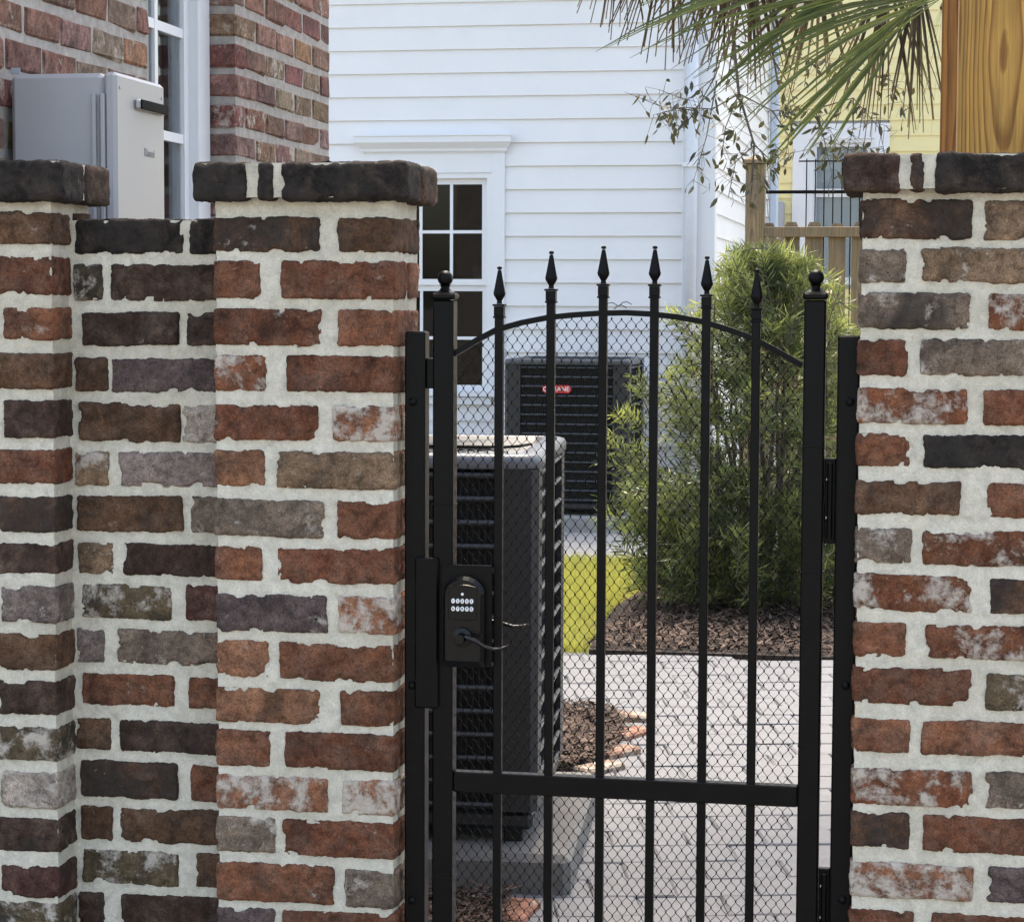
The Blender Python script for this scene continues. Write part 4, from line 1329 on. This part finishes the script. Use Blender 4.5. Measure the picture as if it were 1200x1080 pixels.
# pale curtain behind the far panes
cv, cf = [], []
for i in range(25):
    y = ya + (yb - ya) * (.50 + .54 * i / 24)
    x = xs - .10 + .015 * math.sin(i * 1.4)
    cv += [(x, y, WZ0 + .02), (x, y, WZ1 - .02)]
for i in range(24): cf.append((2 * i, 2 * i + 2, 2 * i + 3, 2 * i + 1))
M['curtain'] = simple('pale_curtain', (0.55, 0.57, 0.56, 1), 0.9, .1, 4)
cu = MB().add(cv, cf).build('curtain', M['curtain'])
sm = cu.modifiers.new('thick', 'SOLIDIFY'); sm.thickness = .004
tag(cu, 'pale curtain hanging inside the brick house window', 'curtain')

# tankless water heater on the brick wall
hx1 = None
yh0 = ycol(1) + .015
hX0, hX1 = XW + .004, PY(137, 170, yh0).x
hz1, hz0 = PY(70, 86, yh0).z, 1.28
yh1 = PX(193, 170, hX1).y
wt = empty('water_heater', ((hX0 + hX1) / 2, (yh0 + yh1) / 2, hz0), 'silver grey wall box with a black slot vent mounted on the brick house', 'water heater')
dx = hX1 - hX0
MB().box((hX0 + .012, yh0, hz0), (hX1 - .030, yh1, hz1), .010).build('housing', M['heater'], wt)
MB().box((hX1 - .0295, yh0 - .002, hz0 - .003), (hX1, yh1 + .002, hz1 + .002), .008).build('front_cover', M['heater'], wt)
for px in (112, 122):
    x = PY(px, 170, yh0).x
    MB().box((x - .005, yh0 - .010, hz0 + .01), (x + .004, yh0 - .0003, PY(px, 110, yh0).z), .0015).build('rib', M['heater'], wt)
zv = PX(175, 126, hX1).z
yv0, yv1 = PX(157, 126, hX1).y, PX(193, 126, hX1).y
v = MB().box((hX1 + .0005, yv0, zv - .012), (hX1 + .010, yv1 - .012, zv + .012), .005).build('vent_frame', M['heater'], wt)
MB().box((hX1 + .0103, yv0 + .014, zv - .0105), (hX1 + .014, yv1 - .013, zv + .0105), .001).build('vent_slot', M['ventblack'], v)
ml = PX(175, 180, hX1)
link('lettering', text_mesh('Rinnai', .027, M['greymark']), wt, Vector((hX1 + .0008, ml.y, ml.z)) - wloc(wt), (math.pi / 2, 0, math.pi / 2))
for (yy, zz_) in ((yh0 + .02, hz1 - .03), (yh1 - .02, hz1 - .03), (yh0 + .02, hz1 - .35), (yh1 - .02, hz1 - .35)):
    MB().lathe([(.004, 0), (.0038, .0015), (.001, .002)], (hX1 + .0002, yy, zz_), 8, 'X').build('screw', M['galv'], wt)
MB().box((hX0, yh0 + .03, hz1 + .0025), (hX0 + .022, yh0 + .033, hz1 + .016), .001).build('bracket', M['galv'], wt)

# ------------------------------------------------------------------ yellow house far right
YY = 19.5
yx0, yx1 = PY(860, 200, YY).x, PY(1180, 200, YY).x + 1.2
yhs = empty('yellow_house', ((yx0 + yx1) / 2, YY + 3, 0), 'pale yellow house with a white framed window behind the wooden fence', 'house')
ywx0, ywx1 = PY(948, 200, YY).x, PY(1024, 200, YY).x
ywz1, ywz0 = PY(985, 163, YY).z, PY(985, 330, YY).z
wl = MB()
wl.box((yx0, YY + .02, -.05), (ywx0, YY + .2, 6.5)); wl.box((ywx1, YY + .02, -.05), (yx1, YY + .2, 6.5))
wl.box((ywx0, YY + .0205, -.05), (ywx1, YY + .199, ywz0 - .03)); wl.box((ywx0, YY + .0205, ywz1), (ywx1, YY + .199, 6.5))
wl.box((yx0, YY + .2, -.05), (yx0 + .2, YY + 6, 6.5)); wl.box((yx1 - .2, YY + .2, -.05), (yx1, YY + 6, 6.5)); wl.box((yx0 + .2, YY + 5.8, -.05), (yx1 - .2, YY + 6, 6.5))
wl.build('wall', M['sheath'], yhs)
MB().add([(yx0 - .3, YY - .3, 6.5), (yx1 + .3, YY - .3, 6.5), (yx1 + .3, YY + 6.3, 6.5), (yx0 - .3, YY + 6.3, 6.5), ((yx0 + yx1) / 2, YY + 3, 8.2)],
         [(0, 1, 4), (1, 2, 4), (2, 3, 4), (3, 0, 4), (3, 2, 1, 0)]).build('roof', M['roof'], yhs)
yc0, yc1 = PY(929, 200, YY).x, PY(1042, 200, YY).x
ycT = PY(985, 145, YY).z
z = 0.0
while z < 6.4:
    spans = [(yx0, yx1)]
    if z + .165 > ywz0 - .05 and z < ycT: spans = [(yx0, yc0), (yc1, yx1)]
    for (a, b) in spans:
        V = [(a, YY - .012, z), (b, YY - .012, z), (b, YY + .003, z + .175), (a, YY + .003, z + .175), (a, YY + .0195, z), (b, YY + .0195, z), (b, YY + .0195, z + .175), (a, YY + .0195, z + .175)]
        MB().add(V, [(0, 1, 2, 3), (1, 5, 6, 2), (4, 0, 3, 7), (3, 2, 6, 7), (4, 5, 1, 0), (5, 4, 7, 6)]).build('siding_plank', M['yellow'], yhs)
    z += .16
c = MB()
c.box((yc0, YY - .03, ywz0 - .05), (ywx0, YY + .019, ycT)); c.box((ywx1, YY - .03, ywz0 - .05), (yc1, YY + .019, ycT)); c.box((ywx0 + .0005, YY - .0295, ywz1), (ywx1 - .0005, YY + .018, ycT - .001))
c.build('window_casing', M['trim'], yhs)
window_front(yhs, ywx0 + .001, ywx1 - .001, ywz0, ywz1 - .001, YY - .006, 1, 1, PY(985, 226, YY).z, glass='glass_pale')
M['blind'] = simple('pale_blind', (0.58, 0.58, 0.58, 1), .8, .08, 3)
MB().box((ywx0 + .01, YY + .095, ywz0), (ywx1 - .01, YY + .10, ywz1 - .01)).build('window_blind', M['blind'], yhs)
a, b_ = PY(899, 262, YY - .2), PY(915, 236, YY - .2)
ub = empty('utility_box', ((a.x + b_.x) / 2, YY - .1, a.z - .25), 'grey utility box on the yellow house beside the wooden fence post', 'utility box')
MB().box((a.x, YY - .2, a.z - .25), (b_.x + .03, YY - .0135, b_.z), .01).build('box_body', M['galv'], ub)
MB().box((a.x + .01, YY - .207, a.z - .24), (b_.x + .02, YY - .2005, b_.z - .012), .003).build('box_door', M['galv'], ub)

# black iron railing between the fence and the yellow house
YR = 15.0
rl = empty('iron_railing', (PY(960, 260, YR).x, YR, 0), 'thin black iron railing behind the wooden picket fence', 'railing')
rx0, rx1 = PY(897, 225, YR).x, PY(1080, 225, YR).x
zt1, zt2 = PY(950, 189, YR).z, PY(950, 225, YR).z
MB().box((rx0, YR - .012, zt2 - .014), (rx1, YR + .012, zt2 + .014), .002).build('top_rail', M['black'], rl)
MB().box((PY(936, 189, YR).x, YR - .006, zt1 - .006), (rx1, YR + .006, zt1 + .006)).build('upper_rail', M['black'], rl)
MB().box((rx0, YR - .012, .35), (rx1, YR + .012, .38), .002).build('bottom_rail', M['black'], rl)
px = 945
while px < 1080:
    x = PY(px, 225, YR).x
    MB().box((x - .005, YR - .005, .02), (x + .005, YR + .005, zt1 + .02)).build('bar', M['black'], rl)
    px += 10.4
for x in (rx1 - .02,): MB().box((x - .025, YR - .025, -.03), (x + .025, YR + .025, zt2 + .05), .003).build('post', M['black'], rl)

# ------------------------------------------------------------------ wooden picket fence
YF2 = 9.9
pf = empty('picket_fence', (PY(935, 300, YF2).x, YF2, 0), 'weathered brown picket fence with a tall post beside the white house', 'fence')
fx0, fx1 = PY(873.5, 300, YF2).x, PY(896, 300, YF2).x
zpt = PY(885, 192, YF2).z
fxc = (fx0 + fx1) / 2
ps = MB().box((fx0, YF2 - .06, -.03), (fx1, YF2 + .06, zpt), .006).build('post', M['fencewood'], pf)
MB().add([(fx0 - .018, YF2 - .08, zpt + .0005), (fx1 + .018, YF2 - .08, zpt + .0005), (fx1 + .018, YF2 + .08, zpt + .0005), (fx0 - .018, YF2 + .08, zpt + .0005),
          (fx0 - .018, YF2 - .08, zpt + .022), (fx1 + .018, YF2 - .08, zpt + .022), (fx1 + .018, YF2 + .08, zpt + .022), (fx0 - .018, YF2 + .08, zpt + .022), (fxc, YF2, zpt + .055)],
         [(0, 1, 5, 4), (1, 2, 6, 5), (2, 3, 7, 6), (3, 0, 4, 7), (4, 5, 8), (5, 6, 8), (6, 7, 8), (7, 4, 8), (3, 2, 1, 0)]).build('post_cap', M['fencewood'], ps)
fend = PY(1110, 300, YF2).x
ztr, zbr = PY(950, 266, YF2).z, PY(950, 278, YF2).z
MB().box((fx1 + .001, YF2 - .055, zbr), (fend, YF2 - .016, ztr), .003).build('rail', M['fencewood'], pf)
MB().box((fx1 + .001, YF2 - .055, .35), (fend, YF2 - .016, .44), .003).build('rail', M['fencewood'], pf)
MB().box((fx1 + .001, YF2 - .054, .445), (PY(910, 300, YF2).x, YF2 - .0165, zbr - .001), .003).build('gate_board', M['fencewood'], pf)
a, b_ = PY(912, 280, YF2), PY(945, 330, YF2)
dv = (b_ - a).normalized(); nv = Vector((-dv.z, 0, dv.x)) * .038
b2 = a + dv * 1.6
MB().add([a + nv + Vector((0, -.054, 0)), b2 + nv + Vector((0, -.054, 0)), b2 - nv + Vector((0, -.054, 0)), a - nv + Vector((0, -.054, 0)),
          a + nv + Vector((0, -.017, 0)), b2 + nv + Vector((0, -.017, 0)), b2 - nv + Vector((0, -.017, 0)), a - nv + Vector((0, -.017, 0))],
         [(0, 1, 2, 3), (7, 6, 5, 4), (0, 4, 5, 1), (1, 5, 6, 2), (2, 6, 7, 3), (3, 7, 4, 0)]).build('brace', M['fencewood'], pf)
px = 890
zpk = PY(950, 261, YF2).z
while px < 1110:
    xa, xb = PY(px, 300, YF2).x, PY(px + 20, 300, YF2).x
    ww = xb - xa
    xa = max(xa, fx1 + .003)
    h = zpk + random.uniform(-.006, .006)
    pl = [(xa, .03), (xb, .03), (xb, h - .05), (xb - ww * .22, h), (xa + (ww * .22 if px > 890 else 0), h), (xa, h - .05)]
    V = [(p[0], YF2 - .0155, p[1]) for p in pl] + [(p[0], YF2 + .003, p[1]) for p in pl]
    MB().add(V, [tuple(range(6)), tuple(range(11, 5, -1))] + [(i, i + 6, (i + 1) % 6 + 6, (i + 1) % 6) for i in range(6)]).build('picket', M['fencewood'], pf)
    px += 27

# ------------------------------------------------------------------ pine posts above the right pillar
yp = 0.36
x0 = PY(1123, 90, yp).x
tp1 = MB().box((x0, yp, -.03), (x0 + .19, yp + .19, 2.9), .004).build('timber_post', M['pine'])
tag(tp1, 'thick yellow stained pine post rising behind the right brick pillar', 'post', 'pine posts')
yp2 = 1.35
x0 = PY(1103, 90, yp2).x
tp2 = MB().box((x0, yp2, -.03), (x0 + .14, yp2 + .14, 2.9), .004).build('timber_post', M['pine2'])
tag(tp2, 'darker pine post half hidden behind the thick yellow pine post', 'post', 'pine posts')
bm_ = MB().box((x0 - .5, yp - .02, 2.902), (x0 + 1.4, yp + .03, 3.09), .004).build('timber_beam', M['pine'])
tag(bm_, 'pine beam resting on the thick yellow pine post', 'beam')

# ------------------------------------------------------------------ plants
def leaf_mesh(name, Vs, Fs, tint, mat, parent=None, origin=None, smooth=False):
    V = np.array(Vs, dtype=float)
    o0 = np.array(wloc(parent) if parent else (0, 0, 0))
    me = bpy.data.meshes.new(name)
    me.from_pydata((V - o0).tolist(), [], Fs)
    at = me.attributes.new('tint', 'FLOAT', 'POINT')
    at.data.foreach_set('value', np.array(tint, dtype=np.float32))
    me.materials.append(mat)
    if smooth: me.shade_smooth()
    return link(name, me, parent)

# big fine-leaved shrub
sb = PZ(884, 722); sb.y += 0.35
shrub = empty('shrub', (sb.x, sb.y, 0), 'tall feathery green shrub with narrow leaves behind the gate', 'shrub')
rs = random.Random(5)
SV, SF, ST = [], [], []
stems = MB()
def add_leaf(base, d, up, L, W, tn):
    side = d.cross(up)
    if side.length < 1e-4: side = d.orthogonal()
    side.normalize()
    n = len(SV)
    m = base + d * L * .5 + up * L * .04
    SV.extend([base, m + side * W * .5, base + d * L - up * L * .10, m - side * W * .5])
    SF.append((n, n + 1, n + 2, n + 3))
    ST.extend([tn] * 4)
def shrub_radius(z):      # half width of the bush at height z
    prof = [(0, .42), (.12, .60), (.35, .68), (.7, .66), (1.05, .54), (1.35, .42), (1.6, .28), (1.85, .10)]
    for (a, ra), (b, rb) in zip(prof, prof[1:]):
        if z <= b: return ra + (rb - ra) * (z - a) / (b - a)
    return .08
twigs = []
for i in range(30):
    a = rs.uniform(0, 2 * math.pi)
    r0 = rs.uniform(.02, .16)
    b = Vector((sb.x + r0 * math.cos(a), sb.y + r0 * math.sin(a), 0))
    ht = rs.uniform(.7, 1.72)
    rr = shrub_radius(ht) * rs.uniform(.35, .95)
    top = Vector((sb.x + rr * math.cos(a), sb.y + rr * math.sin(a), ht))
    ps_ = [b, b.lerp(top, .35) + Vector((rs.uniform(-.06, .06), rs.uniform(-.06, .06), .05)), b.lerp(top, .7) + Vector((rs.uniform(-.06, .06), rs.uniform(-.06, .06), .06)), top]
    stems.tube(ps_, [.014, .011, .007, .003], 6)
for k in range(700):
    ht = rs.uniform(.05, 1.0) ** .95 * 1.74
    aa = rs.uniform(0, 2 * math.pi)
    rm = shrub_radius(ht) * (1 + .24 * math.sin(aa * 3 + ht * 5) + .2 * math.sin(aa * 5 - ht * 9))
    rr = rm * rs.uniform(.12, 1.0) ** .55 * rs.choice((.8, 1, 1, 1.15))
    e = Vector((sb.x + rr * math.cos(aa), sb.y + rr * math.sin(aa), max(.06, ht)))
    out = Vector((math.cos(aa), math.sin(aa), rs.uniform(.0, 1.3))).normalized()
    out = (out + Vector((rs.gauss(0, .35), rs.gauss(0, .35), rs.gauss(0, .3)))).normalized()
    q = e - out * rs.uniform(.14, .34)
    if q.z < .03: q.z = .03
    twigs.append((q, e))
for k in range(330):
    aa = rs.uniform(math.pi, 2 * math.pi)
    ht = rs.uniform(.05, .62)
    rr = shrub_radius(ht) * rs.uniform(.35, 1.0)
    e = Vector((sb.x + rr * math.cos(aa), sb.y + rr * math.sin(aa), ht))
    q = e - Vector((math.cos(aa) * .14, math.sin(aa) * .14, rs.uniform(-.02, .12)))
    q.z = max(.03, q.z)
    twigs.append((q, e))
# loose sprays that leave the outline
for (px, py, px2, py2) in ((760, 690, 712, 585), (770, 700, 728, 640), (790, 560, 735, 480), (800, 610, 745, 520), (875, 380, 868, 292), (885, 380, 858, 300), (860, 400, 838, 335), (930, 380, 935, 318), (910, 390, 905, 310),
                           (965, 400, 985, 335), (955, 420, 978, 360), (960, 460, 1000, 400), (965, 500, 1003, 450), (960, 560, 1000, 520), (930, 360, 968, 330), (900, 400, 845, 355), (880, 440, 815, 400), (860, 470, 800, 430), (840, 500, 775, 470), (905, 360, 892, 300), (920, 380, 950, 325), (830, 560, 760, 545), (870, 420, 850, 345), (800, 680, 735, 610), (780, 640, 725, 560)):
    yy = sb.y + rs.uniform(-.3, .1)
    twigs.append((PY(px, py, yy), PY(px2, py2, yy - .05)))
for k in range(95):     # low sprays spilling over the bed on the left
    px_, py_ = rs.uniform(732, 820), rs.uniform(560, 700)
    yy = sb.y + rs.uniform(-.55, -.05)
    e = PY(px_, py_, yy); e.z = max(e.z, .05)
    q = e + Vector((rs.uniform(.08, .24), rs.uniform(-.05, .12), rs.uniform(-.12, .06))); q.z = max(.03, q.z)
    twigs.append((q, e))
for (q, e) in twigs:
    stems.tube([q, q.lerp(e, .5) + Vector((0, 0, .012)), e], [.004, .003, .0015], 4, False)
    d = (e - q)
    L = d.length
    d.normalize()
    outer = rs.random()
    nl = int(L / .0085) + 8
    hgt = max(0, min(1, e.z / 1.7))
    for k in range(nl):
        t = .1 + .9 * ((k + rs.random()) / nl) ** .6
        p = q.lerp(e, min(1, t)) + Vector((0, 0, .012 * math.sin(math.pi * t)))
        rad = Vector((rs.gauss(0, 1), rs.gauss(0, 1), rs.gauss(0, 1)))
        rad = (rad - d * rad.dot(d)).normalized()
        dl = (d * rs.uniform(.35, 1.0) + rad * rs.uniform(.5, 1.0)).normalized()
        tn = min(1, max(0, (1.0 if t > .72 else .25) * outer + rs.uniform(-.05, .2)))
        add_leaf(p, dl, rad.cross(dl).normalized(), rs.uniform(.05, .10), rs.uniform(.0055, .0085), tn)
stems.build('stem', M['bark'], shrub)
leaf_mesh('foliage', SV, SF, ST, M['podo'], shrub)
print('shrub leaves', len(SF))

# fan palm: trunk hidden behind the pine post, leaves reaching into the picture
YPALM = 3.0
pb = PY(1168, 300, YPALM)
palm = empty('fan_palm', (pb.x, YPALM, 0), 'fan palm with green and dry brown leaves hanging in from the top right', 'palm tree')
zcrown = PY(1150, -70, YPALM).z
tr = MB()
tr.tube([(pb.x, YPALM, -.03), (pb.x + .01, YPALM, .8), (pb.x, YPALM, 1.6), (pb.x - .01, YPALM, zcrown)], [.15, .125, .125, .11], 14)
for k in range(70):
    z = .25 + (zcrown - .25) * k / 70
    a = k * 2.4
    rr = .125
    c = Vector((pb.x + rr * math.cos(a), YPALM + rr * math.sin(a), z))
    o = Vector((math.cos(a), math.sin(a), 0)); s = Vector((-math.sin(a), math.cos(a), 0))
    w_ = .035
    V = [c - s * w_ - o * .02, c + s * w_ - o * .02, c + s * w_ * .6 + o * .03 + Vector((0, 0, .09)), c - s * w_ * .6 + o * .03 + Vector((0, 0, .09)),
         c - s * w_ - o * .03 + Vector((0, 0, .05)), c + s * w_ - o * .03 + Vector((0, 0, .05)), c + s * w_ * .6 + o * .01 + Vector((0, 0, .10)), c - s * w_ * .6 + o * .01 + Vector((0, 0, .10))]
    tr.add(V, [(0, 1, 2, 3), (7, 6, 5, 4), (0, 4, 5, 1), (1, 5, 6, 2), (2, 6, 7, 3), (3, 7, 4, 0)])
tr.build('trunk', M['palmbark'], palm)
crown = Vector((pb.x - .01, YPALM, zcrown))
rp = random.Random(21)

def frond(hub, axis, normal, length, spread, nseg, mat, droop, fuse=.42, name='frond', jitter=.03, a0=None, wid=1.0, tint0=.2):
    """palmate leaf: petiole from the crown to the hub, folded segments joined near the hub"""
    axis = axis.normalized()
    normal = (normal - axis * normal.dot(axis)).normalized()
    side = normal.cross(axis)
    V, Fc, Tn = [], [], []
    pet = MB().tube([crown, crown.lerp(hub, .5) + Vector((0, 0, .06)), hub], [.014, .010, .008], 6)
    n0 = len(V); V += pet.v; Fc += pet.f; Tn += [.6] * len(pet.v)
    lo, hi = (-spread, spread) if a0 is None else a0
    for i in range(nseg):
        f = i / (nseg - 1)
        a = lo + (hi - lo) * f + rp.uniform(-jitter, jitter)
        d = axis * math.cos(a) + side * math.sin(a)
        da = (hi - lo) / (nseg - 1)
        L = length * (1 - .22 * abs(2 * f - 1)) * rp.uniform(.88, 1.05)
        acr = normal.cross(d).normalized()
        nst = 9
        tn = min(1, max(0, tint0 + rp.uniform(-.2, .3)))
        bend = droop * rp.uniform(.6, 1.5)
        base = len(V)
        for s in range(nst):
            t = s / (nst - 1)
            r = L * (.02 + .98 * t)
            p = hub + d * r + normal * (.03 * length * math.sin(math.pi * t))
            p = p + Vector((0, 0, -1)) * bend * L * max(0, t - fuse * .6) ** 2
            hwid = r * math.tan(da / 2) * 1.02 if t < fuse else (L * fuse * math.tan(da / 2)) * (1 - ((t - fuse) / (1 - fuse)) ** 1.4)
            hwid = max(hwid, .0008) * wid
            fold = normal * hwid * .55
            V += [p - acr * hwid + fold * .5, p - fold * .5, p + acr * hwid + fold * .5]
            Tn += [tn, min(1, tn + .35), tn]
        for s in range(nst - 1):
            b = base + s * 3
            Fc += [(b, b + 1, b + 4, b + 3), (b + 1, b + 2, b + 5, b + 4)]
    return leaf_mesh(name, V, Fc, Tn, mat, palm)

def W3(px, py, Y): return PY(px, py, Y)
# main green leaf: hub near the pine post, spreading to the left
hub = W3(1112, -6, 2.85)
frond(hub, W3(900, 40, 2.6) - hub, Vector((.15, -1, .35)), .92, None, 24, M['palm'], .26, .44, a0=(R(-48), R(14)), tint0=.22, wid=.9, jitter=.05)
hub = W3(1085, -45, 3.1)
frond(hub, W3(850, -10, 3.0) - hub, Vector((.1, -.8, .6)), 1.0, None, 20, M['palm'], .24, .42, a0=(R(-30), R(26)), tint0=.3, wid=1.0, jitter=.06)
# drooping narrow bundle
hub = W3(1080, 0, 2.7)
frond(hub, W3(940, 170, 2.6) - hub, Vector((.3, -1, .2)), .66, None, 12, M['palm'], .08, .45, a0=(R(-14), R(7)), tint0=.6, wid=1.5, jitter=.04)
# long pale stray blades
hub = W3(1115, -10, 2.65)
frond(hub, W3(930, 90, 2.6) - hub, Vector((.3, -1, .2)), .80, None, 6, M['palm'], .2, .3, a0=(R(-22), R(10)), tint0=.9, wid=.28, jitter=.1)
# dry leaves hanging along the top
for (hx_, hy_, yy, tx, ty, L_, n_, lo_, hi_, wd, tn_) in (
        (790, -120, 3.2, 765, 60, .50, 34, -26, 34, 2.3, .2), (850, -90, 3.3, 810, 60, .44, 30, -34, 30, 2.3, .3), (880, -70, 3.4, 860, 80, .48, 26, -28, 40, 2.0, .2),
        (730, -110, 3.25, 715, 40, .40, 22, -26, 30, 2.0, .35), (1040, -40, 3.5, 1045, 110, .56, 26, -34, 22, 1.7, .4), (960, -40, 3.55, 930, 90, .44, 26, -50, 40, 1.6, .5), (1075, -30, 3.45, 1070, 110, .5, 16, -16, 16, 2.0, .2)):
    hub = W3(hx_, hy_, yy)
    frond(hub, W3(tx, ty, yy) - hub, Vector((.1, -1, .1)), L_, None, n_, M['palmdead'], .10, .3, a0=(R(lo_), R(hi_)), jitter=.10, wid=wd, tint0=tn_)
# pale new shoots by the post
hub = W3(1104, 10, 2.6)
frond(hub, W3(1078, 120, 2.6) - hub, Vector((.1, -1, .1)), .38, None, 9, M['palm'], .08, .1, a0=(R(-16), R(16)), jitter=.05, wid=.3, tint0=.95)
# the rest of the crown, above the picture
for k in range(7):
    a = k * 2 * math.pi / 7 + .4
    hub = crown + Vector((math.cos(a) * .55, math.sin(a) * .55, .45 + .1 * (k % 2)))
    if hub.x < crown.x - .3: hub.z += .35
    frond(hub, Vector((math.cos(a), math.sin(a), .25)), Vector((-math.cos(a) * .4, -math.sin(a) * .4, 1)), .8, R(85), 26, M['palm'], .35)

# broad-leaved tree whose thin twigs hang in beside the palm
YT = 7.0
tb = PY(1178, 300, YT)
tree = empty('tree', (tb.x, YT, 0), 'sparse tree whose thin leafy twigs hang before the white house corner', 'tree')
tk = MB()
ztop = 3.9
tk.tube([(tb.x, YT, -.03), (tb.x + .02, YT, 1.4), (tb.x - .03, YT, 2.6), (tb.x - .02, YT, ztop)], [.08, .065, .055, .04], 9)
tk.build('trunk', M['bark'], tree)
limb_end = PY(868, -60, YT)
br = MB()
br.tube([(tb.x - .02, YT, ztop - .3), (tb.x - .5, YT, 3.75), (limb_end.x + .4, YT, limb_end.z + .25), limb_end], [.04, .032, .024, .018], 8)
rt = random.Random(3)
LV, LF, LT = [], [], []
def tleaf(p, d, L, W, tn):
    n_ = Vector((rt.gauss(0, 1), rt.gauss(0, 1), rt.gauss(0, 1)))
    s = d.cross(n_).normalized()
    b = len(LV)
    nn_ = s.cross(d).normalized()
    LV.extend([p, p + d * L * .3 + s * W * .42 + nn_ * W * .12, p + d * L * .65 + s * W * .4 + nn_ * W * .12, p + d * L, p + d * L * .65 - s * W * .4 + nn_ * W * .12, p + d * L * .3 - s * W * .42 + nn_ * W * .12, p + d * L * .5])
    LF.extend([(b, b + 1, b + 6), (b + 1, b + 2, b + 6), (b + 2, b + 3, b + 6), (b + 3, b + 4, b + 6), (b + 4, b + 5, b + 6), (b + 5, b, b + 6)])
    LT.extend([tn] * 7)
TW = [[(868, -60), (858, 30), (866, 110), (884, 170), (880, 235)], [(858, 30), (838, 90), (805, 118), (772, 105)], [(838, 90), (815, 130), (775, 125), (732, 108)],
      [(815, 130), (800, 150), (780, 142)], [(866, 110), (835, 128), (800, 126), (765, 135)], [(866, 110), (905, 130), (955, 128), (985, 170)], [(905, 130), (925, 160), (918, 195)],
      [(955, 128), (1000, 115), (1030, 150), (1038, 185)], [(884, 170), (862, 190), (855, 225)], [(884, 170), (905, 190), (912, 175)], [(955, 128), (965, 160), (975, 205)], [(1000, 115), (1000, 150), (990, 190)],
      [(858, 30), (900, 60), (950, 70), (1000, 80)], [(1000, 80), (1045, 95), (1062, 130)], [(900, 60), (925, 100), (935, 140)], [(840, 95), (828, 160), (812, 215)], [(866, 110), (850, 150), (846, 185)], [(985, 170), (1000, 178), (1012, 200)]]
for tw in TW:
    y0 = YT + rt.uniform(-.25, .25)
    P = [PY(p[0], p[1], YT + (y0 - YT) * min(1, i * .5)) for i, p in enumerate(tw)]
    r0 = .012 if tw[0] == (868, -60) else .004
    br.tube(P, [r0 * (1 - .75 * i / (len(P) - 1)) for i in range(len(P))], 5, False)
    dens = 7 if tw[0][0] < 850 and tw[-1][0] < 800 else 14
    for i in range(len(P) - 1):
        for k in range(dens if i > 0 else dens // 3):
            t_ = rt.random()
            p = P[i].lerp(P[i + 1], t_)
            out = Vector((rt.gauss(0, .6), rt.gauss(0, .6), rt.uniform(-1.4, -.1))).normalized()
            q = p + Vector((rt.gauss(0, .05), rt.gauss(0, .08), rt.gauss(-.02, .04)))
            br.tube([p, q], [.0016, .0009], 3, False)
            tleaf(q, out, rt.uniform(.04, .072), rt.uniform(.017, .027), rt.random() ** 1.5)
br.build('branch', M['bark'], tree)
leaf_mesh('crown', LV, LF, LT, M['twigleaf'], tree)
